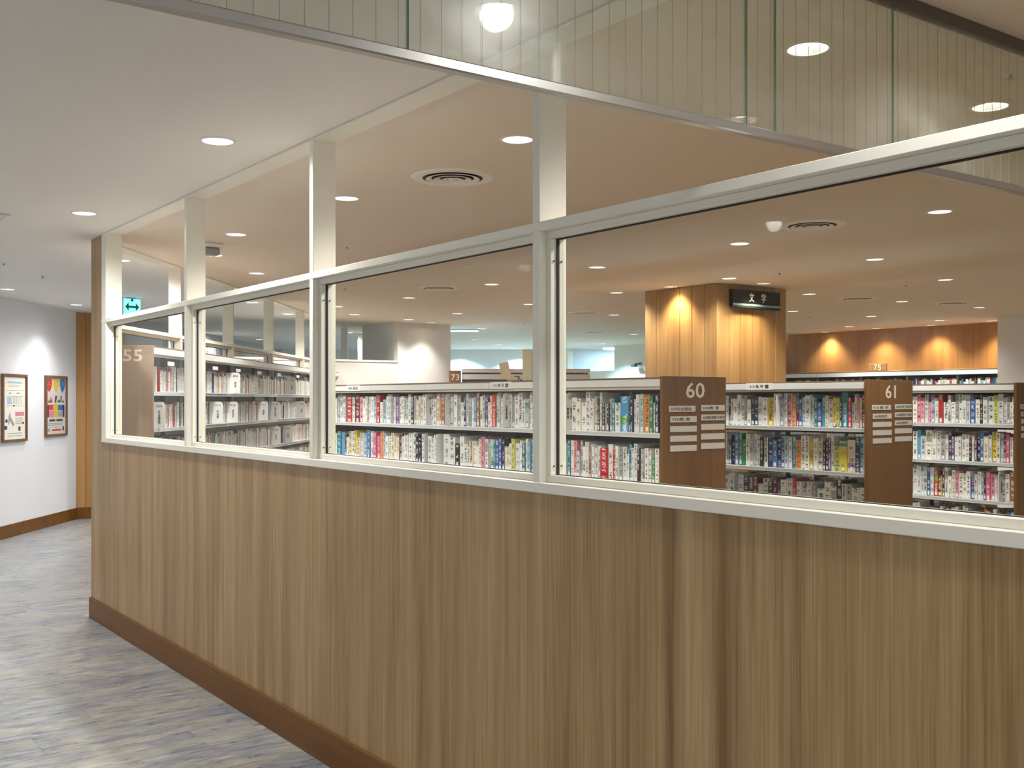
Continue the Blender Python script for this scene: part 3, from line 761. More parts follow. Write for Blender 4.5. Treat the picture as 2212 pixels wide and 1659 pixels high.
def poster(y0, y1, z0, z1, label, art):
    e = empty('framed_poster', WW @ Matrix.Translation((0, (y0 + y1) / 2, z0)), label, 'poster', 'framed posters on the white wall')
    t, w = 0.03, 0.028
    for a, b, c, d in ((y0, y1, z0, z0 + w), (y0, y1, z1 - w, z1), (y0, y0 + w, z0 + w, z1 - w), (y1 - w, y1, z0 + w, z1 - w)):
        MB(WW).bbox(0.0, t, a, b, c, d, 0.002).build('frame_bar', M['frame_brown'], e)
    MB(WW).box(0.0, 0.012, y0 + w, y1 - w, z0 + w, z1 - w).build('sheet', M['paper' if art == 0 else 'plate'], e)
    W_, H_ = y1 - y0 - 2 * w, z1 - z0 - 2 * w
    pr = MB(WW); mats = []
    def poly(m, pts):
        if m not in mats: mats.append(m)
        pr.cur = mats.index(m)
        # the viewer looks along -x: u runs with +y
        pr.add([(0.0128, y0 + w + u * W_, z0 + w + v * H_) for u, v in pts], [tuple(range(len(pts)))])
    def rect(m, u0, v0, u1, v1): poly(m, [(u0, v0), (u1, v0), (u1, v1), (u0, v1)])
    if art == 1:
        for m, u in (('p_red', 0.02), ('p_yel', 0.37), ('p_blu', 0.70)):
            poly(m, [(u + 0.13, 0.74), (u + 0.22, 0.80), (u + 0.27, 0.87), (u + 0.27, 0.97), (u + 0.2, 0.985), (u + 0.06, 0.985), (u - 0.0, 0.97), (u, 0.87), (u + 0.04, 0.80)])
            for q in range(3): rect('paper', u + 0.06, 0.88 + q * 0.028, u + 0.21, 0.887 + q * 0.028)
        poly('p_pnk', [(0.14, 0.57), (0.34, 0.57), (0.33, 0.62), (0.24, 0.67), (0.15, 0.61)])
        poly('p_grn', [(0.08, 0.56), (0.30, 0.56), (0.26, 0.61), (0.13, 0.60)])
        poly('p_blk', [(0.42, 0.56), (0.50, 0.56), (0.56, 0.68), (0.46, 0.69)])
        poly('p_grn', [(0.56, 0.56), (0.72, 0.56), (0.70, 0.62), (0.60, 0.61)]); poly('p_blk', [(0.72, 0.57), (0.78, 0.57), (0.80, 0.69), (0.74, 0.68)])
        poly('p_grn', [(0.78, 0.56), (0.92, 0.56), (0.88, 0.62)])
        rect('p_mar', 0.06, 0.30, 0.14, 0.52); rect('p_red', 0.14, 0.43, 0.36, 0.525); rect('p_pnk', 0.14, 0.30, 0.40, 0.42); rect('p_yel', 0.40, 0.30, 0.60, 0.54)
        rect('p_blu', 0.60, 0.42, 0.86, 0.52); rect('p_gry', 0.60, 0.31, 0.82, 0.41); rect('p_nav', 0.84, 0.30, 0.94, 0.52)
        rect('p_blk', 0.16, 0.225, 0.46, 0.262); rect('p_blk', 0.52, 0.225, 0.84, 0.262)
        for v, a, b in ((0.185, 0.1, 0.84), (0.155, 0.1, 0.8), (0.11, 0.42, 0.56)): rect('p_gry', a, v, b, v + 0.012)
        poly('p_gry', [(0.06, 0.05), (0.18, 0.045), (0.2, 0.09), (0.1, 0.1)]); rect('p_red', 0.30, 0.055, 0.76, 0.085); rect('p_blk', 0.84, 0.05, 0.92, 0.13)
    else:
        rect('p_sky', 0.2, 0.90, 0.82, 0.925); rect('p_gry', 0.08, 0.893, 0.92, 0.897)
        for v in (0.86, 0.835): rect('p_gry', 0.24, v, 0.74, v + 0.008)
        rect('p_gry', 0.14, 0.775, 0.92, 0.783); rect('p_gry', 0.14, 0.68, 0.92, 0.688)
        rect('p_gry', 0.26, 0.725, 0.36, 0.745); rect('p_gry', 0.6, 0.725, 0.74, 0.745)
        for q in range(6): rect('p_gry', 0.44 + q * 0.075, 0.56, 0.46 + q * 0.075, 0.68)
        rect('p_sky', 0.18, 0.56, 0.38, 0.67); rect('p_gry', 0.14, 0.53, 0.92, 0.537); rect('p_blk', 0.44, 0.525, 0.52, 0.545)
        rect('p_pnk', 0.54, 0.37, 0.94, 0.435)
        for v in (0.33, 0.30, 0.27, 0.24): rect('p_gry', 0.54, v, 0.88, v + 0.01)
        poly('p_gry', [(0.24, 0.36), (0.30, 0.44), (0.34, 0.36), (0.50, 0.24), (0.44, 0.20), (0.30, 0.30), (0.26, 0.22), (0.22, 0.26)])
        rect('p_blk', 0.10, 0.27, 0.2, 0.32); rect('p_nav', 0.05, 0.16, 0.18, 0.22); rect('p_blk', 0.86, 0.24, 0.94, 0.27); rect('p_blk', 0.68, 0.13, 0.78, 0.20)
        for v in (0.09, 0.05): rect('p_gry', 0.2, v, 0.84, v + 0.01)
    pr.build('print', [M[m] for m in mats], e)


poster(11.42, 12.00, 1.04, 1.785, 'brown framed poster with grey print, first along the white wall', 0)
poster(12.48, 13.08, 1.065, 1.79, 'brown framed poster with red, yellow and blue pennants on the white wall', 1)

EX = cam_frame(-4.12, 11.5, 0.0)
e = empty('exit_sign', EX @ Matrix.Translation((0, 0, 2.3)), 'glowing green and white exit guide sign hanging from the hall ceiling', 'exit sign')
EXM = EX @ Matrix.Rotation(math.radians(-35), 4, 'Z')
MB(EXM).bbox(-0.02, 0.02, -0.11, 0.11, 2.375, 2.596, 0.004).build('case', M['steel'], e)
MB(EXM).bbox(-0.03, 0.03, -0.05, 0.05, 2.596, ZC - 0.0005, 0.002).build('mount', M['steel_grey'], e)
MB(EXM).box(0.02, 0.0235, -0.105, 0.105, 2.38, 2.591).build('lit_face', M['exit'], e)
ar = MB(EXM)
for pts in ([(-0.07, 2.41), (-0.035, 2.45), (-0.035, 2.42), (0.035, 2.42), (0.035, 2.45), (0.07, 2.41), (0.035, 2.37), (0.035, 2.40), (-0.035, 2.40), (-0.035, 2.37)],
            [(-0.012, 2.46), (0.012, 2.46), (0.012, 2.485), (-0.012, 2.485)], [(-0.03, 2.335), (0.03, 2.335), (0.03, 2.35), (-0.03, 2.35)]):
    ar.add([(0.0242, y * 1.25, 2.505 + (z - 2.41) * 1.15) for y, z in pts], [tuple(range(len(pts)))])
ar.build('pictogram', M['exit_ink'], e)

# rest of the hall behind the photographer

# ------------------------------------------------------------------ library shell
PX, PY, PW = 7.459, 6.978, 0.9885
pl = struct(MB().box(PX + 0.014, PX + PW - 0.014, PY + 0.014, PY + PW - 0.014, 0, ZC).build('pillar', M['brown_dark']), 'square pillar clad in upright wooden planks with a black sign')
npk = 6; pw = (PW - 0.0) / npk
for k in range(npk):
    MB().bbox(PX, PX + 0.014, PY + k * pw + 0.002, PY + (k + 1) * pw - 0.002, 0, ZC - 0.001, 0.0025).build('plank', M['pillar_wood'], pl)
    MB().bbox(PX + k * pw + 0.002 + (0.012 if k == 0 else 0), PX + (k + 1) * pw - 0.002, PY, PY + 0.014, 0, ZC - 0.001, 0.0025).build('plank', M['pillar_wood'], pl)
    MB().bbox(PX + PW - 0.014, PX + PW, PY + k * pw + 0.002 + (0.012 if k == 0 else 0), PY + (k + 1) * pw - 0.002, 0, ZC - 0.001, 0.0025).build('plank', M['pillar_wood'], pl)
# black sign 'literature'
k0, k1 = (1575 - CXP) / F, (1677 - CXP) / F
fx = lambda k: PY * (S_ + k * C_) / (C_ - k * S_)
sx0, sx1 = fx(k0), fx(k1)
Zs = sx0 * S_ + PY * C_
sz1, sz0 = EYE + (HORIZON - 624.5) * Zs / F, EYE + (HORIZON - 663.5) * Zs / F
sg = empty('section_sign', ((sx0 + sx1) / 2, PY - 0.02, sz0), 'black section sign with white characters on the wooden pillar', 'sign')
MB().bbox(sx0, sx1, PY - 0.05, PY, sz0 + 0.012, sz1, 0.003).build('board', M['sign_black'], sg)
MB().bbox(sx0, sx1, PY - 0.058, PY, sz0 + 0.016, sz0 + 0.038, 0.003).build('silver_band', M['sign_band'], sg)
MB().bbox(sx0, sx1, PY - 0.055, PY, sz0 - 0.002, sz0 + 0.016, 0.002).build('lower_edge', M['gasket'], sg)
h_ = sz1 - sz0
lettering('lettering', '文', 0.1, (sx0 + (sx1 - sx0) * 0.385, PY - 0.051, sz0 + h_ * 0.60), (1, 0, 0), (0, 0, 1), M['num'], sg, fit=(0.070, 0.088), bold=0.0012)
lettering('lettering', '学', 0.1, (sx0 + (sx1 - sx0) * 0.64, PY - 0.051, sz0 + h_ * 0.60), (1, 0, 0), (0, 0, 1), M['num'], sg, fit=(0.070, 0.088), bold=0.0012)

# white box wall with its low wall
wb = struct(MB().box(7.598, 8.49, 13.23, 14.3, 0, ZC).build('wall_box', M['wall_white']), 'white box wall lit from above beyond the bookcases')
lw = struct(MB().box(4.6, 7.598, 13.23, 13.33, 0, 2.03).build('wall_low', M['wall_low']))
MB().bbox(4.6, 7.598, 13.215, 13.345, 2.03, 2.06, 0.003).build('coping', M['frame'], lw)
MB().bbox(7.588, 7.612, 13.215, 13.33, 2.06, ZC - 0.002, 0.003).build('end_trim', M['frame'], lw)
# wooden wall at the far right and its neighbours
XW = 14.42
ya, yb = 7.72, y_on_x(1560, XW)
wwd = struct(MB().box(XW, XW + 0.15, ya, yb, 0, ZC).build('wall_wood_far', M['wall_wood']), 'wooden wall with warm pools of light over a long bookcase')
struct(MB().box(13.66, 13.80, -4, 7.72, 0, ZC).box(13.80, XW + 0.15, 7.60, 7.72, 0, ZC).build('wall_white_far', M['wall_white']))
y1 = y_on_x(1327, XW); y2 = y_on_x(1226, XW); y3 = y_on_x(1190, XW)
cw = struct(MB().box(XW, XW + 0.15, yb, y1, 0, ZC).box(XW, XW + 0.15, y2, y3 + 0.5, 0, ZC).box(XW, XW + 0.15, y1, y2, 0, 2.10).build('wall_cream_far', M['wall_cream']))
al = struct(MB().box(XW + 1.5, XW + 1.6, y1 - 1, y2 + 1, 0, ZC).box(XW + 0.15, XW + 1.5, y1 - 1.0, y1 - 0.9, 0, ZC).box(XW + 0.15, XW + 1.5, y2 + 0.9, y2 + 1.0, 0, ZC).build('wall_alcove', M['wall_white']))
AL = ((XW + 0.75, (y1 + y2) / 2),)
FW = cam_frame(-1.4, 23.3, 0.0)
struct(MB(FW).box(-6, 5.5, 0, 0.15, 0, ZC).build('wall_far_end', M['wall_white']))
e = empty('ceiling_downlight', (AL[0][0], AL[0][1], ZC - 0.004), 'cool fill lamp added out of view inside the blue lit alcove beside the pillar', 'ceiling light')  # unseen lamp and diffuser added to brighten the alcove
MB().bbox(-0.3, 0.3, -0.1, 0.1, -0.03, 0.003, 0.004).build('diffuser', M['slot'], e, local=True)
la = bpy.data.lights.new('alcove_fill', 'AREA'); la.shape = 'RECTANGLE'; la.size = 0.6; la.size_y = 0.2; la.energy = 12; la.color = C_COOL
lo = bpy.data.objects.new('alcove_fill', la); COL.objects.link(lo); lo.parent = e; lo.location = (0, 0, -0.035)
# bright cool slot in the ceiling of the far corner
X, Y = on_plane_z(1003, 713, ZC)
SLM = cam_frame(-0.72, 16.8, 0.0)
sl = empty('ceiling_light_slot', SLM @ Matrix.Translation((0, 0, ZC)), 'long cool blue white ceiling light beside the white box wall', 'ceiling light')
MB(SLM).box(-0.45, 0.18, -0.14, 0.14, ZC - 0.012, ZC - 0.004).build('diffuser', M['slot'], sl)
f_ = MB(SLM)
f_.box(-0.47, 0.20, -0.16, -0.14, ZC - 0.016, ZC).box(-0.47, 0.20, 0.14, 0.16, ZC - 0.016, ZC).box(-0.47, -0.45, -0.14, 0.14, ZC - 0.016, ZC).box(0.18, 0.20, -0.14, 0.14, ZC - 0.016, ZC)
f_.build('frame', M['alu'], sl)
la = bpy.data.lights.new('slot_lamp', 'AREA'); la.shape = 'RECTANGLE'; la.size = 0.6; la.size_y = 0.25; la.energy = 25; la.color = C_COOL
lo = bpy.data.objects.new('slot_lamp', la); COL.objects.link(lo); lo.parent = sl; lo.location = (-0.13, 0, -0.02)

# ------------------------------------------------------------------ bookcases
NUMW = {55: 'fifty-five', 60: 'sixty', 61: 'sixty-one', 62: 'sixty-two', 73: 'seventy-three', 75: 'seventy-five'}


def bookcase(Mx, num, length, width, top, boards, bay, double, panel_end='near', pmat='panel_wood', label='', plates=None, strip_h=0.041, num_pos=0.5, num_h=0.09):
    """Local frame: spines of the first side look along -x; the run is +y from 0 to length."""
    e = empty('bookcase', Mx, label, 'bookcase', 'library bookcases')
    t = 0.026
    near = panel_end == 'near'
    ends = [(0, t, True), (length - t, length, False)] if near else [(length - t, length, True), (0, t, False)]
    for a, b, main in ends:
        p = MB(Mx).bbox(0, width, a, b, 0, top, 0.002).build('end_panel', M[pmat], e)
        if main: pan = p
    # top board, front strip and lip
    MB(Mx).bbox(0.006, width - (0.006 if double else 0), t, length - t, top - 0.016, top - 0.005, 0.001).build('top_board', M['cap_wood'], e)
    sides = [(0.004, 1)] + ([(width - 0.004, -1)] if double else [])
    nb = max(1, round((length - 2 * t) / bay)); by = (length - 2 * t) / nb
    for xs, d in sides:
        for k in range(nb):
            MB(Mx).bbox(xs, xs + d * 0.014, t + k * by + 0.001, t + (k + 1) * by - 0.001, top - 0.016 - strip_h, top - 0.016, 0.001).build('header_strip', M['steel'], e)
        MB(Mx).box(xs + d * 0.010, xs + d * 0.02, t, length - t, top - 0.016 - strip_h - 0.018, top - 0.016 - strip_h).build('header_lip', M['steel_warm'], e)
        MB(Mx).box(xs + d * 0.014, xs + d * 0.20, t, length - t, top - 0.034, top - 0.022).build('canopy', M['steel_warm'], e)
    shelf_d = 0.225
    me_cache = {}
    for xs, d in sides:
        key = d
        me = MB().bbox(0, d * shelf_d, 0.002, by - 0.002, -0.020, 0, 0.002).bbox(0, d * 0.004, 0.002, by - 0.002, -0.024, 0.004, 0.001).mesh('shelf', M['steel'])
        for k in range(nb):
            for z in boards:
                o = put('shelf', me, e, True); o.location = (xs + d * 0.006, t + k * by, z)
    # uprights in the spine of the case
    xm = width / 2 if double else width - 0.02
    for k in range(nb + 1):
        yy = min(max(t + k * by, t + 0.016), length - t - 0.016)
        MB(Mx).box(xm - 0.014, xm + 0.014, yy - 0.012, yy + 0.012, 0, top - 0.022).build('upright', M['steel_dark'], e)
    if double:
        for z in list(boards[:-1]) + [top - 0.014]:
            MB(Mx).box(xm - 0.004, xm + 0.004, t + 0.03, length - t - 0.03, z - (0.105 if z > 1.5 else 0.07 if num == 60 else 0.045), z - 0.0205).build('gap_shade', M['steel_dark'], e)  # dark strip added to close the gap, in place of shade behind the books
    if not double:
        MB(Mx).box(width - 0.006, width, t, length - t, 0.05, top - 0.016).build('back_panel', M['steel_grey'], e)
    # number and plates
    sgn = -1 if near else 1
    y = (0 if near else length) + sgn * 0.0008
    right = Vector((1, 0, 0)) if near else Vector((-1, 0, 0))
    Rm = Mx.to_3x3()
    s = str(num)
    at = (num_pos if near else 1 - num_pos) * width
    lettering('number', s, 0.1, Mx @ Vector((at, y, top - 0.033 - num_h / 2)), Rm @ right, (0, 0, 1), M['num'], e, fit=(num_h * (1.28 if '1' in s else 1.66), num_h), bold=0.0012)
    if plates is not None:
        for col, (u0, u1) in enumerate(((0.085, 0.495), (0.585, 0.968))):
            for r in range(5):
                z1 = top - 0.166 - r * 0.0545 + (0.004 if col else 0) - (0.004 if r and not col else 0)
                z0 = z1 - 0.034
                du = 0.02 * (r > 0 and col == 0)
                x0, x1 = (u0 + du) * width, (u1 + du) * width
                pm = MB(Mx); pm.bbox(x0, x1, y - 0.004, y, z0, z1, 0.001)
                pp = pm.build('name_plate', M['plate'], e)
                tx = plates.get((col, r))
                if tx:
                    wd = (x1 - x0) * min(0.92, 0.105 * len(tx) + 0.06)
                    lettering('lettering', tx, 0.03, Mx @ Vector((x0 + 0.012 + wd / 2, y - 0.0046, (z0 + z1) / 2)), Rm @ right, (0, 0, 1), M['ink'], pp, fit=(wd, 0.019))
    return e


B60 = [1.310, 1.012, 0.714, 0.416, 0.118]
XS = [4.144, 5.995, 7.846]; YE = 4.281; WID = 0.507
CASES = {}
for num, X, ln, pls in ((60, XS[0], 4.24, {(0, 0): '369社会福祉', (1, 0): '370教 育', (0, 1): '370教 育', (1, 1): '382風俗習慣 民俗学'}),
                        (61, XS[1], 4.24, {(0, 0): '410 数 学', (1, 0): '440天文学 宇宙科学', (0, 1): '420物理学', (1, 1): '450地球科学 地学', (1, 2): '460生物学'}),
                        (62, XS[2], 2.60, {(0, 0): '490医 学', (0, 1): '491基礎医学', (1, 0): '493内科学'})):
    CASES[num] = bookcase(Matrix.Translation((X, YE, 0)), num, ln, WID, 1.633, B60, 0.84, True,
                          label='low double-sided bookcase with wooden end panel numbered ' + NUMW[num], plates=pls)
# strip cards
def strip_card(case, X, pxa, pxb, txt, z1=1.621, z0=1.574, tw=0.7):
    ya, yb = y_on_x(pxb, X), y_on_x(pxa, X)
    c = MB().bbox(X - 0.001, X + 0.004, ya, yb, z0, z1, 0.0008).build('strip_card', M['index'], CASES[case])
    if txt:
        w = (yb - ya) * tw
        lettering('lettering', txt, 0.03, (X - 0.0015, (ya + yb) / 2, (z0 + z1) / 2), (0, -1, 0), (0, 0, 1), M['ink'], c, fit=(w, 0.024))
strip_card(60, XS[0] + 0.004, 1059, 1105, '370 教 育 ⬅')
strip_card(60, XS[0] + 0.004, 748, 778, '380 風俗')
strip_card(61, XS[1] + 0.004, 1611, 1669, '410 数 学 ⬅')

# bookcase 55 against the far partition: the run comes towards the hall, so the numbered panel is at the local far end
L55 = 8.25
c55 = world_xy(-2.519 + 0.02 * L55, 7.46 + L55)
dx, dy = world_xy(-0.02, -1.0)
ang55 = math.atan2(dy, dx) - math.pi / 2
M55 = Matrix.Translation((c55[0], c55[1], 0)) @ Matrix.Rotation(ang55, 4, 'Z')
B55 = [1.555, 1.295, 1.032, 0.770, 0.508, 0.246]
CASES[55] = bookcase(M55, 55, L55, 0.28, 1.886, B55, 0.91, False, 'far', 'panel_tan', 'tall long bookcase with a tan end panel numbered fifty-five', strip_h=0.046, num_pos=0.49, num_h=0.082)
for k, yy in enumerate((0.35, 0.8, 1.45, 2.15, 2.9, 3.7, 4.6, 5.6)):
    y = L55 - yy
    MB(M55).bbox(0.014, 0.018, y - 0.14, y, 1.752, 1.782, 0.001).build('shelf_tag', M['index'], CASES[55])
MB(M55).box(0.012, 0.2, 0.03, L55 - 0.03, 0.0, 0.05).build('plinth', M['steel_grey'], CASES[55])

# bookcase 73 far behind, standing across the view; bookcase 75 along the wooden wall
M73 = cam_frame(-0.905, 15.5, 0.0) @ Matrix.Rotation(-math.pi / 2, 4, 'Z') @ Matrix.Translation((0, 0, 0))
X73, Y73 = world_xy(-0.905, 15.5); d73 = world_xy(1.0, 0.03)
a73 = math.atan2(d73[1], d73[0]) - math.pi / 2
M73 = Matrix.Translation((X73, Y73, 0)) @ Matrix.Rotation(a73, 4, 'Z') @ Matrix.Scale(-1, 4, (1, 0, 0))
e73 = empty('bookcase', Matrix.Translation((X73, Y73, 0)), 'distant white topped bookcase with a brown panel numbered seventy-three', 'bookcase', 'library bookcases')
MB(M73).bbox(-0.03, 0.22, -0.01, 0.16, 0, 1.93, 0.003).build('end_panel', M['panel_wood'], e73)
right = Vector((d73[0], d73[1], 0)); front = Vector((d73[1], -d73[0], 0)).normalized()
lettering('number', '73', 0.1, Vector((X73, Y73, 1.83)) + right * 0.078 + front * 0.032, right, (0, 0, 1), M['num'], e73, fit=(0.115, 0.085))
MB(M73).bbox(0, 0.3, 0.17, 2.05, 1.90, 1.955, 0.003).build('top_board', M['frame'], e73)
MB(M73).bbox(0.0, 0.02, 0.17, 2.05, 1.80, 1.875, 0.002).build('header_strip', M['steel'], e73)
for z in (1.50, 1.20): MB(M73).bbox(0.02, 0.28, 0.17, 2.05, z, z + 0.02, 0.002).build('shelf', M['steel'], e73)
MB(M73).box(0.28, 0.3, 0.17, 2.05, 0, 1.90).build('back_panel', M['brown_dark'], e73)
X75 = 14.08
e75 = empty('bookcase', (X75, 8, 0), 'long bookcase with a white strip along the lit wooden wall, numbered seventy-five', 'bookcase', 'library bookcases')
yw0, yw1 = 7.76, y_on_x(1600, X75)
MB().bbox(X75, XW - 0.005, yw0, yw1, 1.925, 1.945, 0.003).build('top_board', M['cap_wood'], e75)
for k in range(6):
    q = (yw1 - yw0) / 6
    MB().bbox(X75, X75 + 0.02, yw0 + k * q + 0.002, yw0 + (k + 1) * q - 0.002, 1.865, 1.925, 0.002).build('header_strip', M['steel'], e75)
MB().box(XW - 0.02, XW - 0.006, yw0, yw1, 0.05, 1.925).build('back_panel', M['steel_dark'], e75)
for k in range(7):
    q = (yw1 - yw0) / 6; yy = min(max(yw0 + k * q, yw0 + 0.013), yw1 - 0.013)
    MB().box(X75 + 0.02, XW - 0.021, yy - 0.012, yy + 0.012, 0, 1.925).build('upright', M['steel_dark'], e75)
for z in (1.56, 1.25): MB().bbox(X75 + 0.021, XW - 0.02, yw0 + 0.026, yw1 - 0.026, z - 0.02, z, 0.002).build('shelf', M['steel'], e75)
yp = y_on_x(1895, X75)
MB().bbox(X75 + 0.002, X75 + 0.022, yp - 0.16, yp + 0.16, 1.945, 2.06, 0.003).build('number_board', M['wall_wood'], e75)
lettering('number', '75', 0.1, (X75 + 0.0012, yp, 2.0), (0, -1, 0), (0, 0, 1), M['num'], e75, fit=(0.13, 0.085))

# ------------------------------------------------------------------ books
PAL = dict(w=('white', [(232, 232, 228), (222, 224, 222), (238, 236, 228), (214, 218, 220)]), g=('grey', [(168, 172, 172), (150, 156, 158)]), c=('cream', [(226, 216, 188), (216, 206, 176)]),
           b=('blue', [(52, 92, 162), (70, 116, 176)]), n=('navy', [(30, 42, 84), (26, 34, 66)]), t=('teal', [(24, 112, 136), (40, 128, 146)]), k=('black', [(38, 36, 38), (54, 52, 54)]),
           r=('red', [(190, 40, 48), (176, 48, 40)]), p=('pink', [(222, 150, 164), (206, 96, 130)]), m=('maroon', [(110, 34, 44), (96, 40, 56)]), o=('orange', [(222, 140, 76), (226, 152, 112)]),
           y=('yellow', [(222, 204, 60), (214, 190, 74)]), l=('lime', [(188, 200, 90), (200, 206, 110)]), e=('green', [(44, 128, 84), (62, 140, 96)]), v=('purple', [(112, 84, 132), (96, 70, 120)]),
           B=('sky blue', [(52, 150, 206), (70, 160, 210)]), T=('brown', [(132, 100, 72), (148, 112, 80)]), L=('pale blue', [(178, 200, 214), (168, 192, 208)]), G=('pale green', [(190, 212, 196), (182, 204, 188)]))
DEP = 0.15
LAB = MB().box(-0.0006, 0.0004, -0.4, 0.4, 0.010, 0.036).mesh('spine_label', M['spine_label'])


def book_mesh(th, h, d):
    c = 0.0022
    m = MB()
    # cover: spine with two boards, as one folded section
    sec = [(0, 0), (d, 0), (d, c), (c * 1.6, c), (c * 1.6, th - c), (d, th - c), (d, th), (0, th)]
    m.prism(sec, (0, 0, 0), (1, 0, 0), (0, 1, 0), (0, 0, h))
    me = m.mesh('cover', M['book'])
    pg = MB().box(c * 1.6 + 0.0002, d - 0.004, c + 0.0002, th - c - 0.0002, 0.002, h - 0.003).mesh('pages', M['paper'])
    return me, pg


COVER_N = [0]
MASS = MB(); MASS.col = (1, 1, 1, 1)


def mass_book(Mx, x, y, z, d, th, h, code=None):
    code = code or R.choices('wgcbntkrmoyevTLGp', [44, 7, 8, 1, 1, 1, 2, 1, 2, 1, 1, 1, 1, 1, 4, 3, 2])[0]
    col = lin(*R.choice(PAL[code][1])); k = R.uniform(0.85, 1.05)
    MASS.M = Mx; MASS.col = (col[0] * k, col[1] * k, col[2] * k, 1)
    MASS.box(x, x + d, y, y + th * 0.985, z, z + h)


def row(case, X, zb, segs, shelf, hmin=0.192, hmax=0.240, setback=0.055):
    """segs: (first px, last px, codes) from far (small px) to near; 'P' = an index plate, ' ' = a gap, upper-case marks stand for their own colour, '#' = only filler out of sight."""
    Xs = X + setback
    items = []
    for pa, pb, codes in segs:
        ws = [(0.35 if c in "'" else (2.2 if c == 'P' else R.uniform(0.75, 1.3))) for c in codes]
        tot = sum(ws); q = pa
        for c, w in zip(codes, ws):
            q2 = q + (pb - pa) * w / tot
            items.append((y_on_x(q2, Xs), y_on_x(q, Xs), c)); q = q2
    items.reverse()                                     # near end first
    names = [('index plate' if c == 'P' else PAL[c][0] if c in PAL else '') for _, _, c in items]
    done = {}; out = []
    for i, (ya, yb, c) in enumerate(items):
        if c not in PAL: continue
        nm = names[i]
        done[nm] = done.get(nm, 0) + 1
        th = (yb - ya) * 0.965; h = R.uniform(hmin, hmax)
        if R.random() < 0.12: h = hmin - 0.02
        if c == 'B' and th > 0.04: h = 0.21
        size = 'thin' if th < 0.024 else ('thick' if th > 0.036 else 'medium')
        out.append([i, ya, th, h, c, nm, size, done[nm]])
    tot = {}
    for o in out: tot[o[5]] = tot.get(o[5], 0) + 1
    pair = {}
    for o in out:
        i = o[0]; a = names[i - 1] if i else 'end panel'; b = names[i + 1] if i + 1 < len(names) else ''
        o.append((o[5], a, b)); pair[o[-1]] = pair.get(o[-1], 0) + 1
    where = '%s shelf of bookcase %s' % (shelf, NUMW[case])
    for i, ya, th, h, c, nm, size, k, pr in out:
        cover, pages = book_mesh(th, h, DEP + R.uniform(-0.015, 0.015))
        if tot[nm] == 1: lab = '%s %s book, the only %s one on the %s' % (size, nm, nm, where)
        elif pair[pr] == 1 and pr[1] and pr[2] and pr[1] != pr[2] and len((pr[1] + ' ' + pr[2] + nm + where).split()) < 12:
            lab = '%s book between %s and %s, %s' % (nm, pr[1], pr[2], where)
        else: lab = '%s %s book from the end panel, %s' % (ordinal(k), nm, where)
        lab = ' '.join(lab.split())
        if case != 55: COVER_N[0] += 1
        o = put('book', cover); tag(o, lab, 'book', 'books on the %s' % where)
        col = lin(*R.choice(PAL[c][1])); kk = R.uniform(0.9, 1.04); o.color = (col[0] * kk, col[1] * kk, col[2] * kk, 1)
        o.location = (Xs + R.uniform(-0.006, 0.006), ya, zb)
        put('pages', pages, o, True)
        if R.random() < 0.75:
            lb = put('spine_label', LAB, o, True); lb.scale = (1, max(0.006, min(0.026, th - 0.006)), 1); lb.location = (0, th / 2, 0)
    return items


def index_plate(Mx, x, y, z, label, num, txt, w=0.085, h=0.225, right=(1, 0, 0)):
    """Upright plate across the shelf, its rounded outer corner standing proud of the spines (local -x); printed on its -y face."""
    e = empty('index_plate', Mx @ Matrix.Translation((x, y, z)), label, 'index plate', 'index plates between the books')
    pts = [(0, 0), (0.2, 0), (0.2, h), (0.022, h), (0.009, h - 0.007), (0.002, h - 0.02), (0, h - 0.035)]
    MB(Mx @ Matrix.Translation((x, y, z))).prism(pts, (0, 0, 0), (1, 0, 0), (0, 0, 1), (0, 0.004, 0)).build('plate', M['index'], e)
    MB(Mx @ Matrix.Translation((x, y, z))).box(0.0, 0.2, 0.004, 0.10, 0.0, 0.002).build('foot', M['steel'], e)
    Rm = Mx.to_3x3(); T = Mx @ Matrix.Translation((x, y, z))
    if num: lettering('number', num, 0.03, T @ Vector((w * 0.5, -0.0006, h - 0.035)), Rm @ Vector((1, 0, 0)), (0, 0, 1), M['ink'], e, fit=(w * 0.46, 0.018))
    if txt:
        cols = txt.split('|')
        for k, t in enumerate(cols):
            hh = 0.024 * len(t)
            lettering('lettering', '\n'.join(t), 0.03, T @ Vector((w * 0.5 + (len(cols) - 1) * 0.013 - k * 0.026, -0.0006, h * 0.44)), Rm @ Vector((1, 0, 0)), (0, 0, 1), M['ink'], e, fit=(0.018, hh), bold=0.0006)
    return e


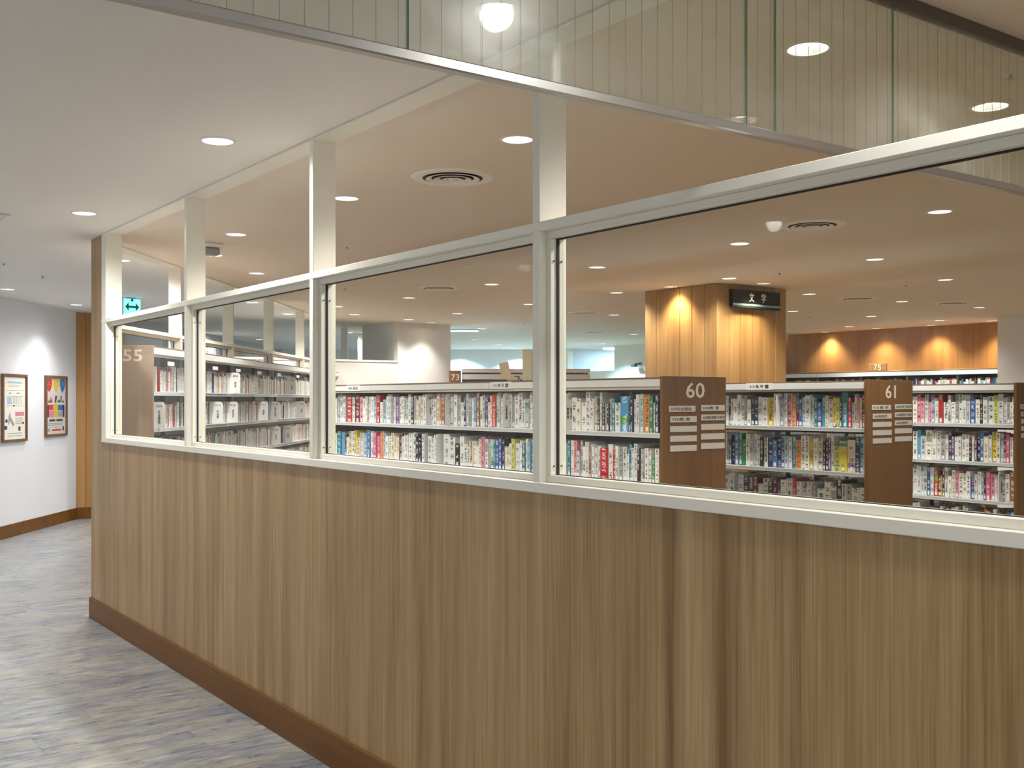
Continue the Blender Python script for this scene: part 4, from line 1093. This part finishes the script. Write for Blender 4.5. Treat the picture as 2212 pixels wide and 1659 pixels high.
z3 = lambda a: 660 + a / 3.77
z4 = lambda a: 1150 + a / 3.072
z5 = lambda a: 1660 + a / 2.86
ROWS = []
r60a = [(700, z3(245), 'wwg'), (z3(245), z3(330), 'wgwLw'), (z3(330), z3(380), 'r'), (z3(380), z3(400), 'w'), (z3(400), z3(440), 'm'), (z3(440), z3(465), 'p'), (z3(465), z3(580), 'wwgwwL'),
        (z3(580), z3(610), 'r'), (z3(610), z3(730), 'wLwwgw'), (z3(730), z3(760), 'v'), (z3(760), z3(860), 'wwcLw'), (z3(860), z3(905), 'kg'), (z3(905), z3(1005), 'wccwT'),
        (z3(1005), z3(1020), 'P'), (z3(1020), z3(1165), 'wwwoTm'), (z3(1165), z3(1180), 'P'), (z3(1180), z3(1295), 'wwgw'), (z3(1295), z3(1310), 'n'), (z3(1310), z3(1390), 'wgwB'),
        (z3(1390), z3(1420), 'T'), (z3(1420), z3(1460), 'wG'), (z3(1460), z3(1490), 'v'), (z3(1490), z3(1525), 'wc'), (z3(1525), z3(1555), 'r'), (z3(1555), z3(1610), 'wGw'), (z3(1610), z3(1635), 'n'),
        (z3(1635), z3(1650), 'P'), (z3(1650), z3(1870), 'wgwwwGww'), (z3(1870), z4(245), '#' * 7), (z4(245), z4(258), 'P'), (z4(258), z4(380), 'wwww'), (z4(380), z4(430), 'wc'), (z4(430), z4(510), 'kwkwk'),
        (z4(510), z4(545), 'gt'), (z4(545), z4(580), 'w'), (z4(580), z4(635), 'B'), (z4(635), z4(670), 'kn'), (z4(670), z4(735), 'wwG'), (z4(735), z4(775), 'o'), (z4(775), z4(800), 'e'), (z4(800), z4(815), 'w'), (z4(815), z4(840), 'n')]
r60b = [(700, z3(260), 'wgw'), (z3(260), z3(320), 'tB'), (z3(320), z3(350), 'mw'), (z3(350), z3(500), 'cwycwL'), (z3(500), z3(530), 'b'), (z3(530), z3(555), 'w'), (z3(555), z3(605), 'pp'),
        (z3(605), z3(640), 'oo'), (z3(640), z3(700), 'Lww'), (z3(700), z3(760), 'cwc'), (z3(760), z3(785), 'm'), (z3(785), z3(900), 'wwww'), (z3(900), z3(945), 'kn'), (z3(945), z3(1075), 'wgwww'), (z3(1075), z3(1090), 'y'),
        (z3(1090), z3(1104), 'P'), (z3(1104), z3(1220), "'ww"), (z3(1220), z3(1255), 'k'), (z3(1255), z3(1290), 'w'), (z3(1290), z3(1430), 'wwcwwc'), (z3(1430), z3(1460), 'p'), (z3(1460), z3(1530), 'wgG'), (z3(1530), z3(1620), 'tbbk'),
        (z3(1620), z3(1680), 'wcw'), (z3(1680), z3(1740), 'lw'), (z3(1740), z3(1830), 'wtwL'), (z3(1830), z3(1870), 't'), (z3(1870), z4(235), '#' * 8), (z4(235), z4(255), 't'), (z4(255), z4(450), 'wpwgwwTwww'),
        (z4(450), z4(500), 'r'), (z4(500), z4(530), 'w'), (z4(530), z4(550), 'r'), (z4(550), z4(640), 'wgww'), (z4(640), z4(660), 't'), (z4(660), z4(790), 'wwkwgww'), (z4(790), z4(815), 'e'), (z4(815), z4(840), 'w')]
r61a = [(z4(1270), z4(1300), 'ww'), (z4(1300), z4(1360), 'kww'), (z4(1360), z4(1450), 'wwgw'), (z4(1450), z4(1500), 'kn'), (z4(1500), z4(1560), 'ww'), (z4(1560), z4(1600), 'y'), (z4(1600), z4(1635), 'w'), (z4(1635), z4(1646), 'P'),
        (z4(1646), z4(1690), 'gw'), (z4(1690), z4(1715), 'r'), (z4(1715), z5(150), 'we'), (z5(150), z5(185), 'ot'), (z5(185), z5(225), 'bw'), (z5(225), z5(260), 'w'), (z5(260), z5(285), 'gG'), (z5(285), z5(350), 'tbB'),
        (z5(350), z5(400), 'cw'), (z5(400), z5(440), 'yl'), (z5(440), z5(455), 'k'), (z5(455), z5(495), 't'), (z5(495), z5(530), 'rw'), (z5(530), z5(580), 'wpc'), (z5(580), z5(606), 'm')]
r61b = [(z4(1270), z4(1305), 'wg'), (z4(1305), z4(1340), 'nn'), (z4(1340), z4(1390), 'be'), (z4(1390), z4(1420), 'e'), (z4(1420), z4(1490), 'wgw'), (z4(1490), z4(1560), 'wkw'), (z4(1560), z4(1650), 'nbn'), (z4(1650), z4(1720), 'bLw'),
        (z4(1720), z5(170), 't'), (z5(170), z5(200), 'o'), (z5(200), z5(250), 'ww'), (z5(250), z5(280), 'y'), (z5(280), z5(335), 'wc'), (z5(335), z5(385), 'knv'), (z5(385), z5(400), 'w'), (z5(400), z5(440), 'l'), (z5(440), z5(485), 'y'),
        (z5(485), z5(535), 'c'), (z5(535), z5(590), 'nt'), (z5(590), z5(606), 'w')]
r61c = [(z4(1270), z5(0), 'wwgwkkmww'), (z5(0), z5(110), 'kmvw'), (z5(110), z5(150), 'w'), (z5(150), z5(200), 'rw'), (z5(200), z5(606), 'wwgwwwkwgww')]
r62a = [(1972, z5(920), 'w'), (z5(920), z5(1050), 'ppwpLw'), (z5(1050), z5(1110), 'rw'), (z5(1110), z5(1245), 'wwgwww'), (z5(1245), z5(1280), 'b'), (z5(1280), z5(1355), 'wkw'), (z5(1355), z5(1450), 'wlw'), (z5(1450), z5(1528), 'wgww')]
r62b = [(1972, z5(920), 'w'), (z5(920), z5(940), 'B'), (z5(940), z5(1010), 'ww'), (z5(1010), z5(1110), 'wwgw'), (z5(1110), z5(1150), 'kv'), (z5(1150), z5(1240), 'wwww'), (z5(1240), z5(1255), 'n'), (z5(1255), z5(1290), 'cv'), (z5(1290), z5(1330), 'nb'),
        (z5(1330), z5(1380), 'cw'), (z5(1380), z5(1410), 'y'), (z5(1410), z5(1450), 'ww'), (z5(1450), z5(1528), 'mpwT')]
r62c = [(1972, z5(920), 'w'), (z5(920), z5(980), 'wwG'), (z5(980), z5(1020), 'bw'), (z5(1020), z5(1065), 'rm'), (z5(1065), z5(1075), 'y'), (z5(1075), z5(1110), 'nw'), (z5(1110), z5(1200), 'wwpw'), (z5(1200), z5(1330), 'wwbwwL'), (z5(1330), z5(1345), 'k'),
        (z5(1345), z5(1400), 'pp'), (z5(1400), z5(1430), 'wp'), (z5(1430), z5(1441), 'P'), (z5(1441), z5(1528), 'wwT')]
PLTEXT = {(60, 0): [('373', '教育政|策教育|制度他'), ('371', '教育学|教育思想'), ('370', '教育'), ('380', '民俗')], (60, 1): [('', '')], (61, 0): [('410', '数学')], (62, 2): [('491', '基礎医学')]}
PLLAB = {(60, 0): ['index plate with three rows of characters beside the tall cream post, bookcase sixty', 'index plate numbered three seven one, just before the tall cream post, bookcase sixty',
                   'index plate marked three seventy in the middle of the top row of bookcase sixty', 'index plate marked three eighty beside the cream books of bookcase sixty'],
         (60, 1): ['blank grey index plate on the second shelf of bookcase sixty'], (61, 0): ['index plate beside the red book on the top shelf of bookcase sixty-one'],
         (62, 2): ['index plate beside the pink books on the third shelf of bookcase sixty-two']}
for case, X, rows in ((60, XS[0], (r60a, r60b)), (61, XS[1], (r61a, r61b, r61c)), (62, XS[2], (r62a, r62b, r62c))):
    for ri, segs in enumerate(rows):
        its = row(case, X, B60[ri] + 0.001, segs, ('top', 'second', 'third')[ri])
        np_ = 0
        for ya, yb, c in its:
            if c == 'P':
                num, tx = PLTEXT[(case, ri)][np_]
                index_plate(Matrix.Translation((X, 0, 0)), 0.012, ya, B60[ri] + 0.005, PLLAB[(case, ri)][np_], num, tx, h=0.232); np_ += 1
            elif c == '#':
                mass_book(Matrix(), X + 0.055, ya, B60[ri] + 0.001, DEP, (yb - ya), R.uniform(0.185, 0.235))
    ln = 4.24 if case != 62 else 2.6
    for ri in range(5):
        # the shelf's other side, and the lower shelves of this side
        for side in (0, 1):
            if side == 0 and ri < len(rows): continue
            y = YE + 0.05
            while y < YE + ln - 0.09:
                th = R.uniform(0.015, 0.04)
                if R.random() < 0.05: y += 0.06
                hh = R.uniform(0.17, 0.24)
                mass_book(Matrix(), X + (0.055 if side == 0 else WID - 0.055 - DEP), y, B60[ri] + 0.001, DEP, th, hh)
                if side:                                            # the white fore-edges look back through the case
                    MASS.col = lin(R.randint(206, 236), R.randint(204, 232), 218)
                    MASS.box(X + WID - 0.058 - DEP, X + WID - 0.056 - DEP, y + 0.0025, y + th * 0.985 - 0.0025, B60[ri] + 0.004, B60[ri] + hh - 0.003)
                y += th
print('books', COVER_N[0])
# far shelves: too fine to tell book from book
for ri, z in enumerate(B55[:5]):
    y = 0.04
    while y < L55 - 0.05:
        th = R.uniform(0.012, 0.034)
        if R.random() < 0.03: y += 0.05
        mass_book(M55, 0.05, y, z + 0.001, 0.14, th, R.uniform(0.145, 0.195)); y += th
for z in (1.52,):
    y = 0.2
    while y < 2.0:
        th = R.uniform(0.02, 0.04); mass_book(M73, 0.1, y, z + 0.001, 0.15, th, R.uniform(0.17, 0.24), R.choice('kTmgk')); y += th
y = yw0 + 0.05
while y < yw1 - 0.06:
    th = R.uniform(0.02, 0.045); mass_book(Matrix(), X75 + 0.06, y, 1.561, 0.16, th, R.uniform(0.19, 0.27)); y += th
MASS.M = Matrix()
tag(MASS.build('shelved_books', M['book_mass']), 'many more books on the far, lower and rear shelves of the bookcases', 'books', None, 'stuff')

# index plates of bookcase 55, printed side towards the hall
F55 = M55 @ Matrix.Rotation(0, 4, 'Z')
def plate55(px, ri, label, num, txt, w=0.09):
    # local y of the point whose column is px, on the plate line x = 0.0
    k = (px - CXP) / F
    Z = (-2.519 - 0.02 * 7.46) / (k - 0.02); yl = L55 - (Z - 7.46)
    T = M55 @ Matrix.Translation((0.0, yl, B55[ri] + 0.005)) @ Matrix.Scale(1, 4)
    e = empty('index_plate', T, label, 'index plate', 'index plates between the books')
    h = 0.185
    pts = [(0, 0), (0.17, 0), (0.17, h), (0.022, h), (0.009, h - 0.007), (0.002, h - 0.02), (0, h - 0.035)]
    MB(T).prism(pts, (-0.045, 0, 0), (1, 0, 0), (0, 0, 1), (0, -0.004, 0)).build('plate', M['index'], e)
    MB(T).box(0.01, 0.15, -0.10, -0.004, -0.002, 0.0).build('foot', M['steel'], e)
    Rm = T.to_3x3()
    if num: lettering('number', num, 0.03, T @ Vector((-0.002, 0.0006, h - 0.03)), Rm @ Vector((-1, 0, 0)), (0, 0, 1), M['ink'], e, fit=(0.045, 0.016))
    if txt: lettering('lettering', '\n'.join(txt), 0.03, T @ Vector((-0.002, 0.0006, h * 0.42)), Rm @ Vector((-1, 0, 0)), (0, 0, 1), M['ink'], e, fit=(0.018, 0.024 * len(txt)), bold=0.0006)
PX55 = [(343, 1, 'index plate right behind the panel numbered fifty-five, second shelf', '304', '社会問題'), (508, 0, 'lone tall index plate on the top shelf of bookcase fifty-five, middle of its run', '302', '政治'),
        (470, 1, 'second shelf index plate of bookcase fifty-five, first past the second cream post', '310', '政治学'), (503, 1, 'second shelf index plate of bookcase fifty-five, second past the second cream post', '312', '政治史'),
        (569, 1, 'second shelf index plate of bookcase fifty-five beside the green spine', '316', '国家'), (594, 1, 'second shelf index plate of bookcase fifty-five, last but one before the third post', '318', '地方自治'),
        (651, 1, 'second shelf index plate of bookcase fifty-five, touching the third post', '320', '法律'), (630, 0, 'top shelf index plate of bookcase fifty-five close to the third post', '319', '外交'),
        (596, 2, 'third shelf index plate of bookcase fifty-five, first of a close pair', '324', '民法'), (622, 2, 'third shelf index plate of bookcase fifty-five, second of a close pair', '326', '刑法')]
for a in PX55: plate55(*a)

# small grey fitting on the cream wall beside the pillar
yf = y_on_x(1383, XW); zf = 2.215
e = empty('wall_fitting', (XW, yf, zf), 'small grey fitting on an arm on the cream wall beside the pillar', 'wall fitting')
MB().bbox(XW - 0.012, XW, yf - 0.05, yf + 0.05, zf - 0.03, zf + 0.03, 0.003).build('back_plate', M['steel_grey'], e)
MB().bbox(XW - 0.14, XW - 0.012, yf - 0.012, yf + 0.012, zf - 0.012, zf + 0.012, 0.003).build('arm', M['steel_dark'], e)
MB().bbox(XW - 0.20, XW - 0.10, yf - 0.045, yf + 0.075, zf - 0.06, zf - 0.012, 0.010).build('head', M['steel_dark'], e)

# things standing on bookcase 60
TOP = 1.629
def on_top(px, X): return y_on_x(px, X)
Xo = XS[0] + 0.12
y = on_top(1101, Xo)
e = empty('display_stand', (Xo, y, TOP), 'small pale wooden display stand leaning on top of bookcase sixty', 'display stand')
tilt = Matrix.Translation((Xo, y, TOP)) @ Matrix.Rotation(-TH, 4, 'Z')
MB(tilt @ Matrix.Rotation(math.radians(-14), 4, 'Y')).bbox(-0.045, 0.022, 0.012, 0.024, 0.020, 0.135, 0.003).build('back_board', M['pale_wood'], e)
MB(tilt).bbox(-0.02, 0.06, -0.03, 0.03, 0.0, 0.028, 0.006).build('foot', M['pale_wood'], e)
Xo = XS[0] + 0.20
y = on_top(1143, Xo)
e = empty('file_box', (Xo, y, TOP), 'pale yellow upright file box on top of bookcase sixty beside the cream post', 'box')
bt = Matrix.Translation((Xo, y, TOP)) @ Matrix.Rotation(-TH, 4, 'Z')
MB(bt).bbox(-0.045, 0.02, -0.08, 0.08, 0.0, 0.212, 0.003).build('front_half', M['pale_box'], e)
MB(bt).bbox(0.021, 0.075, -0.08, 0.08, 0.0, 0.200, 0.003).build('rear_half', M['pale_wood'], e)
y = on_top(1117, XS[0] + 0.22)
e = empty('small_calendar', (XS[0] + 0.22, y, TOP), 'small black and white desk block lying on bookcase sixty', 'desk block')
bt = Matrix.Translation((XS[0] + 0.22, y, TOP)) @ Matrix.Rotation(-TH, 4, 'Z')
MB(bt).bbox(-0.026, 0.022, -0.02, 0.02, 0.0, 0.045, 0.003).build('block', M['paper'], e)
MB(bt).box(-0.02, 0.016, -0.0215, -0.020, 0.008, 0.036).build('dark_face', M['p_blk'], e)
